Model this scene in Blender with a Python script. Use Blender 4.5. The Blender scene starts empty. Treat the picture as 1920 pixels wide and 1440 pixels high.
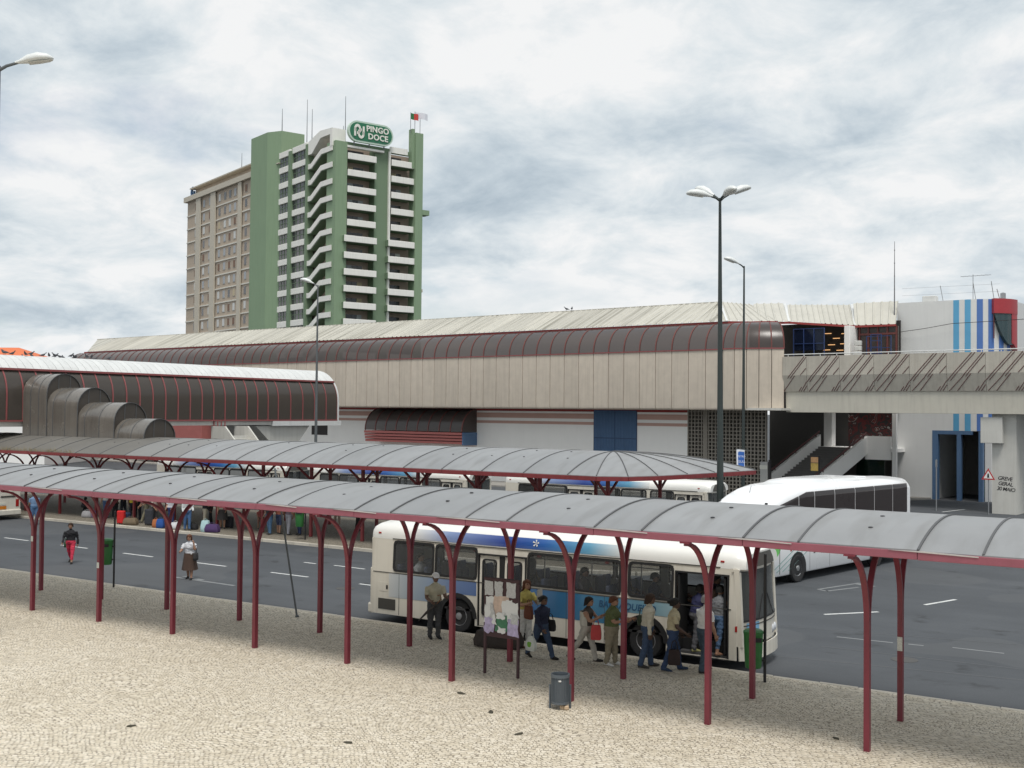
import bpy, bmesh, math, random
import numpy as np
from mathutils import Vector, Matrix

R = math.radians
random.seed(11)
SC = bpy.context.scene
COL = SC.collection

# ------------------------------------------------------------------ camera
# world: X runs along the bus shelters (to the right), Y away from the camera, Z up;
# z = 0 is the top of the pavement, the carriageway lies 0.13 m lower
FPX, TH, HZN, ROLL, EYE = 2114.0, 1.0014, 770.9, 0.0096, 6.2
PIT = math.atan((HZN - 720) / FPX)
_f0 = Vector((-math.cos(TH), math.sin(TH), 0)); _r0 = Vector((math.sin(TH), math.cos(TH), 0)); _u0 = Vector((0, 0, 1))
_fw = _f0 * math.cos(PIT) + _u0 * math.sin(PIT); _up = _u0 * math.cos(PIT) - _f0 * math.sin(PIT)
_cr = _r0 * math.cos(ROLL) + _up * math.sin(ROLL); _cu = _up * math.cos(ROLL) - _r0 * math.sin(ROLL)
cam = bpy.data.objects.new('camera', bpy.data.cameras.new('camera')); COL.objects.link(cam)
cam.matrix_world = Matrix(((_cr.x, _cu.x, -_fw.x, 0), (_cr.y, _cu.y, -_fw.y, 0), (_cr.z, _cu.z, -_fw.z, EYE), (0, 0, 0, 1)))
cam.data.sensor_fit = 'HORIZONTAL'; cam.data.sensor_width = 36.0; cam.data.lens = FPX / 1920 * 36
cam.data.clip_start = 0.3; cam.data.clip_end = 9000
SC.camera = cam
SC.render.engine = 'CYCLES'
SC.cycles.use_denoising = True
SC.cycles.max_bounces = 8; SC.cycles.transparent_max_bounces = 12
SC.view_settings.view_transform = 'Standard'; SC.view_settings.look = 'None'
SC.view_settings.exposure = 0.82; SC.view_settings.gamma = 1.0

def ray(px, py):
    u = (px - 960) / FPX; v = (py - 720) / FPX
    return _fw + _cr * u - _cu * v
def onZ(px, py, z=0.0):
    r = ray(px, py); t = (z - EYE) / r.z; return Vector((0, 0, EYE)) + r * t
def atd(px, py, d): return Vector((0, 0, EYE)) + ray(px, py) * d

# ------------------------------------------------------------------ sky and sun
SUN_EL, SUN_HEAD = R(65), R(-52)          # heading of the direction towards the sun, from +X
W = bpy.data.worlds.new('World'); SC.world = W; W.use_nodes = True
nt = W.node_tree; nt.nodes.clear()
def N(tree, t, **kw):
    n = tree.nodes.new(t)
    for k, v in kw.items(): setattr(n, k, v)
    return n
sky = N(nt, 'ShaderNodeTexSky', sky_type='NISHITA', sun_disc=False)
sky.sun_elevation = SUN_EL; sky.sun_rotation = R(90) - SUN_HEAD
bg1 = N(nt, 'ShaderNodeBackground'); bg1.inputs[1].default_value = 0.062
nt.links.new(sky.outputs[0], bg1.inputs[0])
tc = N(nt, 'ShaderNodeTexCoord')
sp = N(nt, 'ShaderNodeSeparateXYZ'); nt.links.new(tc.outputs['Generated'], sp.inputs[0])
def M(tree, op, a, b=None, c=None):
    n = tree.nodes.new('ShaderNodeMath'); n.operation = op
    for i, x in enumerate((a, b, c)):
        if x is None: continue
        if hasattr(x, 'links'): tree.links.new(x, n.inputs[i])
        else: n.inputs[i].default_value = x
    return n.outputs[0]
zz = M(nt, 'ADD', M(nt, 'MAXIMUM', sp.outputs[2], 0.0), 0.30)
uu = M(nt, 'DIVIDE', sp.outputs[0], zz); vv = M(nt, 'DIVIDE', sp.outputs[1], zz)
cb = N(nt, 'ShaderNodeCombineXYZ'); nt.links.new(uu, cb.inputs[0]); nt.links.new(vv, cb.inputs[1])
def wnoise(scale, detail, rough, off, dist=0.0):
    mp = N(nt, 'ShaderNodeMapping'); mp.inputs['Location'].default_value = off
    nt.links.new(cb.outputs[0], mp.inputs[0])
    n = N(nt, 'ShaderNodeTexNoise'); n.inputs['Scale'].default_value = scale; n.inputs['Detail'].default_value = detail
    n.inputs['Roughness'].default_value = rough; n.inputs['Distortion'].default_value = dist
    nt.links.new(mp.outputs[0], n.inputs['Vector']); return n.outputs[0]
def ramp(tree, fac, stops, interp='LINEAR'):
    n = tree.nodes.new('ShaderNodeValToRGB'); n.color_ramp.interpolation = interp
    e = n.color_ramp.elements
    while len(e) > len(stops): e.remove(e[-1])
    while len(e) < len(stops): e.new(0.5)
    for i, (p, c) in enumerate(stops):
        e[i].position = p; e[i].color = (c, c, c, 1) if not hasattr(c, '__len__') else (*c, 1)
    tree.links.new(fac, n.inputs[0]); return n.outputs[0]
big = wnoise(1.75, 6, 0.48, (5.4, 3.3, 0.0), 0.2)
puff = wnoise(4.6, 12, 0.63, (7.3, 2.2, 0.0), 0.35)
mixn = M(nt, 'ADD', M(nt, 'MULTIPLY', big, 0.60), M(nt, 'MULTIPLY', puff, 0.40))
ccol = ramp(nt, mixn, [(0.36, (0.44, 0.53, 0.61)), (0.435, (0.61, 0.695, 0.76)), (0.50, (0.80, 0.86, 0.895)), (0.565, (0.98, 0.99, 0.995))])
bg2 = N(nt, 'ShaderNodeBackground'); nt.links.new(ccol, bg2.inputs[0]); bg2.inputs[1].default_value = 0.52
gap = wnoise(1.7, 7, 0.55, (1.2, 9.4, 0.0), 0.2)
gmask = ramp(nt, gap, [(0.30, 0.55), (0.42, 1.0)])
mx = N(nt, 'ShaderNodeMixShader'); nt.links.new(gmask, mx.inputs[0]); nt.links.new(bg1.outputs[0], mx.inputs[1]); nt.links.new(bg2.outputs[0], mx.inputs[2])
wo = N(nt, 'ShaderNodeOutputWorld'); nt.links.new(mx.outputs[0], wo.inputs[0])

sl = bpy.data.lights.new('sun', 'SUN'); sl.energy = 1.5; sl.angle = R(20); sl.color = (1.0, 0.965, 0.91)
sun = bpy.data.objects.new('sun', sl); COL.objects.link(sun)
_sd = Vector((math.cos(SUN_HEAD) * math.cos(SUN_EL), math.sin(SUN_HEAD) * math.cos(SUN_EL), math.sin(SUN_EL)))
sun.rotation_euler = _sd.to_track_quat('Z', 'Y').to_euler()
sun.location = (0, 0, 60)

# ------------------------------------------------------------------ mesh helpers
class MB:
    """collects polygons; build() links them as ONE mesh object"""
    def __init__(s): s.v = []; s.f = []; s.m = []
    def add(s, vs, fs, mi=0):
        o = len(s.v); s.v += [tuple(p) for p in vs]
        for f in fs: s.f.append(tuple(i + o for i in f)); s.m.append(mi)
        return s
    def box(s, x0, x1, y0, y1, z0, z1, mi=0):
        v = [(x0, y0, z0), (x1, y0, z0), (x1, y1, z0), (x0, y1, z0), (x0, y0, z1), (x1, y0, z1), (x1, y1, z1), (x0, y1, z1)]
        return s.add(v, [(0, 3, 2, 1), (4, 5, 6, 7), (0, 1, 5, 4), (1, 2, 6, 5), (2, 3, 7, 6), (3, 0, 4, 7)], mi)
    def bbox(s, x0, x1, y0, y1, z0, z1, b=0.01, mi=0):
        """box with chamfered edges"""
        def ring(i, z): return [(x0 + i, y0 + b, z), (x0 + b, y0 + i, z), (x1 - b, y0 + i, z), (x1 - i, y0 + b, z), (x1 - i, y1 - b, z), (x1 - b, y1 - i, z), (x0 + b, y1 - i, z), (x0 + i, y1 - b, z)]
        def inner(z): return [(x0 + b, y0 + b, z), (x0 + b, y0 + b, z), (x1 - b, y0 + b, z), (x1 - b, y0 + b, z), (x1 - b, y1 - b, z), (x1 - b, y1 - b, z), (x0 + b, y1 - b, z), (x0 + b, y1 - b, z)]
        rs = [inner(z0), ring(0, z0 + b), ring(0, z1 - b), inner(z1)]
        rs[0] = ring(b * .9, z0); rs[3] = ring(b * .9, z1)
        return s.loft(rs, True, mi)
    def loft(s, rings, caps=True, mi=0, closed=True):
        n = len(rings[0]); vs = [p for r in rings for p in r]; fs = []
        for i in range(len(rings) - 1):
            for j in range(n if closed else n - 1):
                k = (j + 1) % n
                fs.append((i * n + j, i * n + k, (i + 1) * n + k, (i + 1) * n + j))
        if caps and closed:
            fs.append(tuple(range(n - 1, -1, -1))); fs.append(tuple((len(rings) - 1) * n + j for j in range(n)))
        return s.add(vs, fs, mi)
    def prism(s, poly, a0, a1, ax='z', mi=0):
        def P(p, a): return (p[0], p[1], a) if ax == 'z' else ((a, p[0], p[1]) if ax == 'x' else (p[0], a, p[1]))
        return s.loft([[P(p, a0) for p in poly], [P(p, a1) for p in poly]], True, mi)
    def tube(s, pts, r, n=8, mi=0, caps=True):
        pts = [Vector(p) for p in pts]; m = len(pts); rs = r if hasattr(r, '__len__') else [r] * m
        rings = []; ref = None
        for i, p in enumerate(pts):
            t = (pts[min(i + 1, m - 1)] - pts[max(i - 1, 0)]).normalized()
            if ref is None: ref = Vector((0, 0, 1)) if abs(t.z) < 0.9 else Vector((1, 0, 0))
            a = t.cross(ref)
            a = a.normalized() if a.length > 1e-6 else t.orthogonal().normalized()
            b = a.cross(t).normalized(); ref = b
            rings.append([p + (a * math.cos(2 * math.pi * k / n) + b * math.sin(2 * math.pi * k / n)) * rs[i] for k in range(n)])
        return s.loft(rings, caps, mi)
    def bar(s, p, q, w, h, mi=0, up=(0, 0, 1)):
        """straight bar of w x h section"""
        p = Vector(p); q = Vector(q); t = (q - p).normalized(); u = Vector(up)
        if abs(t.dot(u)) > .98: u = Vector((1, 0, 0))
        a = t.cross(u).normalized() * w / 2; b = a.cross(t).normalized() * h / 2
        return s.loft([[c + a + b, c - a + b, c - a - b, c + a - b] for c in (p, q)], True, mi)
    def lathe(s, prof, n=16, c=(0, 0, 0), mi=0, caps=True):
        rings = [[(c[0] + r * math.cos(2 * math.pi * k / n), c[1] + r * math.sin(2 * math.pi * k / n), c[2] + z) for k in range(n)] for r, z in prof]
        return s.loft(rings, caps, mi)
    def grid(s, rows, th=None, mi=0):
        """open sheet of points [rows][cols]; th = offset vector function or constant thickness downwards"""
        n = len(rows[0]); m = len(rows)
        if th is None: return s.loft(rows, False, mi, closed=False)
        o = len(s.v); off = th if hasattr(th, '__len__') else (0, 0, -th)
        vs = [tuple(p) for r in rows for p in r]; vb = [(p[0] + off[0], p[1] + off[1], p[2] + off[2]) for p in vs]
        fs = []; K = m * n
        for i in range(m - 1):
            for j in range(n - 1):
                a, b, c, d = i * n + j, i * n + j + 1, (i + 1) * n + j + 1, (i + 1) * n + j
                fs.append((a, b, c, d)); fs.append((d + K, c + K, b + K, a + K))
        for j in range(n - 1):
            fs.append((j + 1, j, j + K, j + 1 + K)); b = (m - 1) * n
            fs.append((b + j, b + j + 1, b + j + 1 + K, b + j + K))
        for i in range(m - 1):
            a, b = i * n, (i + 1) * n; fs.append((a, b, b + K, a + K))
            a, b = i * n + n - 1, (i + 1) * n + n - 1; fs.append((b, a, a + K, b + K))
        return s.add(vs + vb, fs, mi)
    def ball(s, c, rx, ry, rz, n=10, m=7, mi=0):
        rings = []
        for i in range(1, m):
            a = math.pi * i / m
            rings.append([(c[0] + rx * math.sin(a) * math.cos(2 * math.pi * k / n), c[1] + ry * math.sin(a) * math.sin(2 * math.pi * k / n), c[2] - rz * math.cos(a)) for k in range(n)])
        return s.loft(rings, True, mi)
    def mesh(s, name, mats, smooth=None):
        me = bpy.data.meshes.new(name); me.from_pydata(s.v, [], s.f)
        for m in (mats if isinstance(mats, (list, tuple)) else [mats]): me.materials.append(m)
        if any(s.m): me.polygons.foreach_set('material_index', s.m)
        bm = bmesh.new(); bm.from_mesh(me); bmesh.ops.recalc_face_normals(bm, faces=bm.faces); bm.to_mesh(me); bm.free()
        if smooth is not None:
            me.shade_smooth(); me.set_sharp_from_angle(angle=R(smooth))
        me.update(); return me
    def build(s, name, mats, parent=None, smooth=None, loc=None, rz=None):
        return place(name, s.mesh(name, mats, smooth), parent, loc, rz)

def place(name, me, parent=None, loc=None, rz=None):
    o = bpy.data.objects.new(name, me); COL.objects.link(o)
    if parent is not None: o.parent = parent
    if loc is not None: o.location = loc
    if rz is not None: o.rotation_euler = (0, 0, rz)
    return o
def tag(o, label=None, cat=None, group=None, kind=None):
    if label: o['label'] = label
    if cat: o['category'] = cat
    if group: o['group'] = group
    if kind: o['kind'] = kind
    return o
def thing(name, label, cat, loc=(0, 0, 0), rz=0.0, group=None):
    o = bpy.data.objects.new(name, None); COL.objects.link(o); o.empty_display_size = 0.2
    o.location = loc; o.rotation_euler = (0, 0, rz)
    return tag(o, label, cat, group)
def copy_tree(o, parent=None):
    c = o.copy(); COL.objects.link(c); c.parent = parent
    for ch in o.children: copy_tree(ch, c)
    return c
def text_mesh(txt, size, ext, matl, name, parent, mat4, spacing=1.0, bold=0.0, shear=0.0):
    cu = bpy.data.curves.new(name, 'FONT'); cu.body = txt; cu.size = size; cu.extrude = ext; cu.offset = bold
    cu.align_x = 'CENTER'; cu.align_y = 'CENTER'; cu.space_character = spacing; cu.shear = shear; cu.resolution_u = 3
    t = bpy.data.objects.new(name, cu); COL.objects.link(t)
    dg = bpy.context.evaluated_depsgraph_get(); dg.update()
    me = bpy.data.meshes.new_from_object(t.evaluated_get(dg)); bpy.data.objects.remove(t); bpy.data.curves.remove(cu)
    me.materials.clear(); me.materials.append(matl)
    o = place(name, me, parent); o.matrix_local = mat4; return o

# ------------------------------------------------------------------ materials (all procedural)
MATS = {}
def mat(name, col, rough=0.6, var=0.12, scale=2.5, bump=0.0, bscale=40.0, metal=0.0, spec=0.5, streak=0.0, rnd=0.0, streak_col=None, coat=0.0):
    """painted / mineral surface with noise in its colour, optional vertical dirt runs and per-object variation"""
    if name in MATS: return MATS[name]
    m = bpy.data.materials.new(name); m.use_nodes = True; t = m.node_tree; b = t.nodes['Principled BSDF']
    geo = t.nodes.new('ShaderNodeNewGeometry')
    n = t.nodes.new('ShaderNodeTexNoise'); n.inputs['Scale'].default_value = scale; n.inputs['Detail'].default_value = 6; n.inputs['Roughness'].default_value = .62
    t.links.new(geo.outputs['Position'], n.inputs['Vector'])
    fac = M(t, 'MULTIPLY_ADD', n.outputs[0], 2 * var, 1 - var)
    if rnd:
        oi = t.nodes.new('ShaderNodeObjectInfo'); fac = M(t, 'MULTIPLY', fac, M(t, 'MULTIPLY_ADD', oi.outputs['Random'], 2 * rnd, 1 - rnd))
    mul = t.nodes.new('ShaderNodeVectorMath'); mul.operation = 'SCALE'; mul.inputs[0].default_value = col; t.links.new(fac, mul.inputs['Scale'])
    out = mul.outputs[0]
    if streak:
        mp = t.nodes.new('ShaderNodeMapping'); mp.inputs['Scale'].default_value = (5.0, 5.0, 0.22); t.links.new(geo.outputs['Position'], mp.inputs[0])
        n2 = t.nodes.new('ShaderNodeTexNoise'); n2.inputs['Scale'].default_value = 1.0; n2.inputs['Detail'].default_value = 5; t.links.new(mp.outputs[0], n2.inputs['Vector'])
        sf = ramp(t, n2.outputs[0], [(0.48, 0.0), (0.72, streak)])
        mix = t.nodes.new('ShaderNodeMixRGB'); t.links.new(sf, mix.inputs[0]); t.links.new(out, mix.inputs[1])
        mix.inputs[2].default_value = (*(streak_col or tuple(c * .35 for c in col)), 1); out = mix.outputs[0]
    t.links.new(out, b.inputs['Base Color'])
    rr = M(t, 'MULTIPLY_ADD', n.outputs[0], 0.24, max(rough - 0.12, 0.02)); t.links.new(rr, b.inputs['Roughness'])
    b.inputs['Metallic'].default_value = metal; b.inputs['Specular IOR Level'].default_value = spec; b.inputs['Coat Weight'].default_value = coat
    if bump:
        n3 = t.nodes.new('ShaderNodeTexNoise'); n3.inputs['Scale'].default_value = bscale; n3.inputs['Detail'].default_value = 4; t.links.new(geo.outputs['Position'], n3.inputs['Vector'])
        bp = t.nodes.new('ShaderNodeBump'); bp.inputs['Strength'].default_value = bump; bp.inputs['Distance'].default_value = 0.02
        t.links.new(n3.outputs[0], bp.inputs['Height']); t.links.new(bp.outputs[0], b.inputs['Normal'])
    MATS[name] = m; return m
def glass(name, tint, trans=0.5, rough=0.05, refl=1.0):
    """thin tinted pane: part clear, part mirror by angle"""
    if name in MATS: return MATS[name]
    m = bpy.data.materials.new(name); m.use_nodes = True; t = m.node_tree; t.nodes.clear()
    o = t.nodes.new('ShaderNodeOutputMaterial'); tr = t.nodes.new('ShaderNodeBsdfTransparent'); tr.inputs[0].default_value = (*[c ** .5 if c < 1 else 1 for c in tint], 1)
    df = t.nodes.new('ShaderNodeBsdfPrincipled'); df.inputs['Base Color'].default_value = (*[c * .5 for c in tint], 1); df.inputs['Roughness'].default_value = rough
    df.inputs['Specular IOR Level'].default_value = 0.5
    geo = t.nodes.new('ShaderNodeNewGeometry'); n = t.nodes.new('ShaderNodeTexNoise'); n.inputs['Scale'].default_value = 1.3; n.inputs['Detail'].default_value = 5
    t.links.new(geo.outputs['Position'], n.inputs['Vector'])
    bp = t.nodes.new('ShaderNodeBump'); bp.inputs['Strength'].default_value = .05; bp.inputs['Distance'].default_value = .03; t.links.new(n.outputs[0], bp.inputs['Height']); t.links.new(bp.outputs[0], df.inputs['Normal'])
    lw = t.nodes.new('ShaderNodeFresnel'); lw.inputs[0].default_value = 1.45
    f = M(t, 'MINIMUM', M(t, 'ADD', M(t, 'MULTIPLY', lw.outputs[0], refl), 1 - trans), 1.0)
    mx = t.nodes.new('ShaderNodeMixShader'); t.links.new(f, mx.inputs[0]); t.links.new(tr.outputs[0], mx.inputs[1]); t.links.new(df.outputs[0], mx.inputs[2]); t.links.new(mx.outputs[0], o.inputs[0])
    MATS[name] = m; return m
def emit(name, col, s):
    m = bpy.data.materials.new(name); m.use_nodes = True; b = m.node_tree.nodes['Principled BSDF']
    b.inputs['Base Color'].default_value = (*col, 1); b.inputs['Emission Color'].default_value = (*col, 1); b.inputs['Emission Strength'].default_value = s; return m

def asphalt():
    m = bpy.data.materials.new('asphalt'); m.use_nodes = True; t = m.node_tree; b = t.nodes['Principled BSDF']
    geo = t.nodes.new('ShaderNodeNewGeometry')
    def ns(sc, d, r=.6, vs=None):
        n = t.nodes.new('ShaderNodeTexNoise'); n.inputs['Scale'].default_value = sc; n.inputs['Detail'].default_value = d; n.inputs['Roughness'].default_value = r
        if vs:
            mp = t.nodes.new('ShaderNodeMapping'); mp.inputs['Scale'].default_value = vs; t.links.new(geo.outputs['Position'], mp.inputs[0]); t.links.new(mp.outputs[0], n.inputs['Vector'])
        else: t.links.new(geo.outputs['Position'], n.inputs['Vector'])
        return n.outputs[0]
    a = ns(0.22, 5); g = ns(28, 3, .8); lanes = ns(1.0, 4, .5, (0.035, 0.75, 1))
    f = M(t, 'ADD', M(t, 'MULTIPLY', a, .7), M(t, 'ADD', M(t, 'MULTIPLY', g, .55), M(t, 'MULTIPLY', lanes, .55)))
    col = ramp(t, M(t, 'MULTIPLY', f, .55), [(0.30, (.040, .044, .050)), (0.52, (.062, .068, .076)), (0.68, (.088, .094, .102))])
    oil = ns(.8, 3, .55); oil2 = ns(3.5, 2, .5)
    om = t.nodes.new('ShaderNodeMixRGB'); t.links.new(M(t, 'MULTIPLY', ramp(t, oil, [(.60, 0.0), (.70, .75)]), ramp(t, oil2, [(.4, .2), (.6, 1.0)])), om.inputs[0]); t.links.new(col, om.inputs[1]); om.inputs[2].default_value = (.028, .03, .033, 1)
    pm = t.nodes.new('ShaderNodeMixRGB'); t.links.new(ramp(t, ns(.12, 2, .4), [(.56, 0.0), (.565, .35)]), pm.inputs[0]); t.links.new(om.outputs[0], pm.inputs[1]); pm.inputs[2].default_value = (.092, .096, .10, 1)
    t.links.new(pm.outputs[0], b.inputs['Base Color']); b.inputs['Roughness'].default_value = .85
    bp = t.nodes.new('ShaderNodeBump'); bp.inputs['Strength'].default_value = .35; bp.inputs['Distance'].default_value = .01
    t.links.new(g, bp.inputs['Height']); t.links.new(bp.outputs[0], b.inputs['Normal']); return m

def calcada(name='calcada', dark=1.0):
    """small hand-cut limestone setts laid in swinging fan courses"""
    m = bpy.data.materials.new(name); m.use_nodes = True; t = m.node_tree; b = t.nodes['Principled BSDF']
    geo = t.nodes.new('ShaderNodeNewGeometry'); s = t.nodes.new('ShaderNodeSeparateXYZ'); t.links.new(geo.outputs['Position'], s.inputs[0])
    X, Y = s.outputs[0], s.outputs[1]
    wob = t.nodes.new('ShaderNodeTexNoise'); wob.inputs['Scale'].default_value = .32; wob.inputs['Detail'].default_value = 1.5; t.links.new(geo.outputs['Position'], wob.inputs['Vector'])
    ca, sa = math.cos(R(42)), math.sin(R(42))
    u0 = M(t, 'ADD', M(t, 'MULTIPLY', X, ca), M(t, 'MULTIPLY', Y, sa)); v0 = M(t, 'ADD', M(t, 'MULTIPLY', X, -sa), M(t, 'MULTIPLY', Y, ca))
    # the courses swing from side to side and bow into fans
    w8 = M(t, 'MULTIPLY', wob.outputs[0], 9.0)
    u1 = M(t, 'ADD', u0, M(t, 'ADD', M(t, 'MULTIPLY', M(t, 'SINE', M(t, 'ADD', M(t, 'MULTIPLY', v0, .8), w8)), .26), M(t, 'MULTIPLY', M(t, 'SINE', M(t, 'MULTIPLY', v0, 2.9)), .075)))
    v1 = M(t, 'ADD', v0, M(t, 'ADD', M(t, 'MULTIPLY', M(t, 'SINE', M(t, 'ADD', M(t, 'MULTIPLY', u0, 2.3), w8)), .10), M(t, 'MULTIPLY', wob.outputs[0], .8)))
    jit = t.nodes.new('ShaderNodeTexNoise'); jit.inputs['Scale'].default_value = 7.0; jit.inputs['Detail'].default_value = 3; t.links.new(geo.outputs['Position'], jit.inputs['Vector'])
    u2 = M(t, 'ADD', u1, M(t, 'MULTIPLY', M(t, 'SUBTRACT', jit.outputs[0], .5), .16)); v2 = M(t, 'ADD', v1, M(t, 'MULTIPLY', M(t, 'SUBTRACT', jit.outputs[0], .5), -.13))
    c = t.nodes.new('ShaderNodeCombineXYZ'); t.links.new(u2, c.inputs[0]); t.links.new(v2, c.inputs[1])
    br = t.nodes.new('ShaderNodeTexBrick'); br.offset = .5; br.inputs['Scale'].default_value = 1.0; br.inputs['Brick Width'].default_value = .088; br.inputs['Row Height'].default_value = .110
    t.links.new(M(t, 'MAXIMUM', M(t, 'MULTIPLY_ADD', jit.outputs[0], .062, -.022), .001), br.inputs['Mortar Size']); br.inputs['Mortar Smooth'].default_value = .35; br.inputs['Bias'].default_value = 0
    br.inputs['Color1'].default_value = (0, 0, 0, 1); br.inputs['Color2'].default_value = (1, 1, 1, 1); br.inputs['Mortar'].default_value = (.5, .5, .5, 1)
    t.links.new(c.outputs[0], br.inputs['Vector'])
    sc = t.nodes.new('ShaderNodeSeparateXYZ'); t.links.new(br.outputs['Color'], sc.inputs[0])
    n = t.nodes.new('ShaderNodeTexNoise'); n.inputs['Scale'].default_value = .35; n.inputs['Detail'].default_value = 6; t.links.new(geo.outputs['Position'], n.inputs['Vector'])
    n2 = t.nodes.new('ShaderNodeTexNoise'); n2.inputs['Scale'].default_value = 1.7; n2.inputs['Detail'].default_value = 5; t.links.new(geo.outputs['Position'], n2.inputs['Vector'])
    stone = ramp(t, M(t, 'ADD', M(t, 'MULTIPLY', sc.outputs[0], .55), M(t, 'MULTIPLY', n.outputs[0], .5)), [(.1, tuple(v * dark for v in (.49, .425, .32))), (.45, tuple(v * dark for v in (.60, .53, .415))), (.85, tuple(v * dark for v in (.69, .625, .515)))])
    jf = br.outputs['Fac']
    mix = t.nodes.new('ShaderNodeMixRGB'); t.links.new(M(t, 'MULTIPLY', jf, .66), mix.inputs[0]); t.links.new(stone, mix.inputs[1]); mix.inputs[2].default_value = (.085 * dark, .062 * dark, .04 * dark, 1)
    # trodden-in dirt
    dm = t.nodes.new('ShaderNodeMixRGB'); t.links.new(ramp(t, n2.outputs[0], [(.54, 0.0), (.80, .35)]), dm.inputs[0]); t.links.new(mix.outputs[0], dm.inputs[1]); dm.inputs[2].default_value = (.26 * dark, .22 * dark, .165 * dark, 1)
    t.links.new(dm.outputs[0], b.inputs['Base Color']); b.inputs['Roughness'].default_value = .8
    bp = t.nodes.new('ShaderNodeBump'); bp.inputs['Strength'].default_value = .6; bp.inputs['Distance'].default_value = .012
    t.links.new(M(t, 'SUBTRACT', 1.0, br.outputs['Fac']), bp.inputs['Height']); t.links.new(bp.outputs[0], b.inputs['Normal']); return m
# ------------------------------------------------------------------ ground
m_asph = asphalt(); m_calc = calcada(); m_calcB = calcada('calcada_platform_shaded', .36)  # far platform setts darkened in colour to stand for shade under its canopy
m_kerb = mat('kerb_limestone', (.50, .46, .39), .8, .22, 3, .3, 30, rnd=.12)
m_paint = mat('road_paint_worn', (.55, .56, .55), .7, .35, 5, streak=0.0)
m_paint_old = mat('road_paint_faded', (.20, .21, .215), .8, .35, 4)
RZ = -0.13
road = tag(MB().add([(-4000, -4000, RZ), (4000, -4000, RZ), (4000, 6000, RZ), (-4000, 6000, RZ)], [(0, 1, 2, 3)]).build('road', m_asph), kind='structure')
near = tag(MB().box(-130, 40, -40, 25.86, -.5, 0).build('pavement', m_calc), kind='structure')
platB_poly = [(-130, 39.17), (-21.5, 39.17), (-19.6, 39.7), (-18.5, 41.0), (-18.1, 43), (-18.1, 46), (-18.6, 48.2), (-20.2, 49.4), (-22, 49.7), (-130, 49.7)]
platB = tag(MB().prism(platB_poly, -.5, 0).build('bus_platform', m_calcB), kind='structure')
# kerb stones, one by one
kb = [MB().bbox(0, .985 * k, 0, .15, -.4, .004, .012).mesh('kerb_stone', m_kerb, 30) for k in (1.0, .9, 1.1)]
def kerb_line(x0, x1, y, parent):
    x = x0
    while x < x1:
        k = random.choice((0, 1, 2)); place('kerb_stone', kb[k], parent, (x, y + random.uniform(-.006, .006), random.uniform(-.006, .004))); x += (1.0, .9, 1.1)[k]
kerb_line(-66, 6, 25.865, near)
kerb_line(-76, -21.6, 39.015, platB)
for i in range(1, len(platB_poly) - 2):
    a, b = Vector(platB_poly[i]), Vector(platB_poly[i + 1]); L_ = (b - a).length; nn = max(1, round(L_)); d = (b - a) / nn
    for j in range(nn):
        p = a + d * j; o = place('kerb_stone', kb[0], platB, (p.x, p.y, 0), math.atan2(d.y, d.x)); o.scale = (d.length / 1.0, -1 if False else 1, 1); o.location += Vector((d.y, -d.x, 0)).normalized() * .152
# asphalt repair seams and markings
def dash(ax, ay, bx, by, w, matl, name='lane_marking'):
    d = (Vector((bx, by)) - Vector((ax, ay))); n = Vector((-d.y, d.x)).normalized() * w / 2; a = Vector((ax, ay)); b = Vector((bx, by))
    pts = [a + n, a - n, b - n, b + n]
    MB().add([(p.x, p.y, RZ + .004) for p in pts], [(3, 2, 1, 0)]).build(name, matl, road)
for x in range(-80, -20, 1):
    pass
for k in range(-3, 6):
    x = -49.9 + k * 4.62
    if x < -24: dash(x, 32.75 - (x + 50) * .045, x + 2.0, 32.75 - (x + 52) * .045 + .02, .13, m_paint)
for a in ((-32.4, 34.8, -31.7, 34.75, .12), (-30.8, 34.85, -29.1, 34.75, .12), (-10.93, 35.5, -9.64, 37.0, .14), (-8.71, 39.28, -8.08, 41.05, .14), (-16.1, 77.5, -15.3, 80.7, .15)): dash(*a, m_paint)
for a in ((-9.54, 32.16, -8.0, 32.25, .1), (-6.49, 32.54, -5.18, 32.55, .1), (-7.6, 32.3, -7.2, 32.33, .1)): dash(*a, m_paint_old)
for a in ((-33.4, 28.9, -30.1, 28.76, .16), (-33.3, 29.25, -32.0, 29.0, .2), (-12.67, 40.43, -11.86, 42.89, .13), (-12.3, 40.2, -11.6, 41.8, .13), (-12.67, 40.43, -12.25, 40.2, .13), (-11.86, 42.6, -11.2, 42.3, .3)): dash(*a, m_paint_old)
m_patch = mat('asphalt_patch', (.05, .054, .06), .9, .25, 6, .3, 60)
m_tar = mat('tar_seam', (.10, .105, .11), .8, .3, 2)
for a in ((-20, 27.2, 2, 30.5, .05), (-26, 29.9, 4, 35.8, .04), (-9.5, 30.6, 4, 31.1, .05)): dash(*a, m_tar, 'tar_seam')

for x, y in ((-7.2, 30.2), (-26.5, 30.6), (-14.8, 38.0)):
    MB().lathe([(.34, RZ), (.34, RZ + .006), (.30, RZ + .010)], 20, (x, y, 0)).build('manhole_cover', mat('cast_iron', (.06, .058, .055), .6, .2, 20), road)
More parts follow.
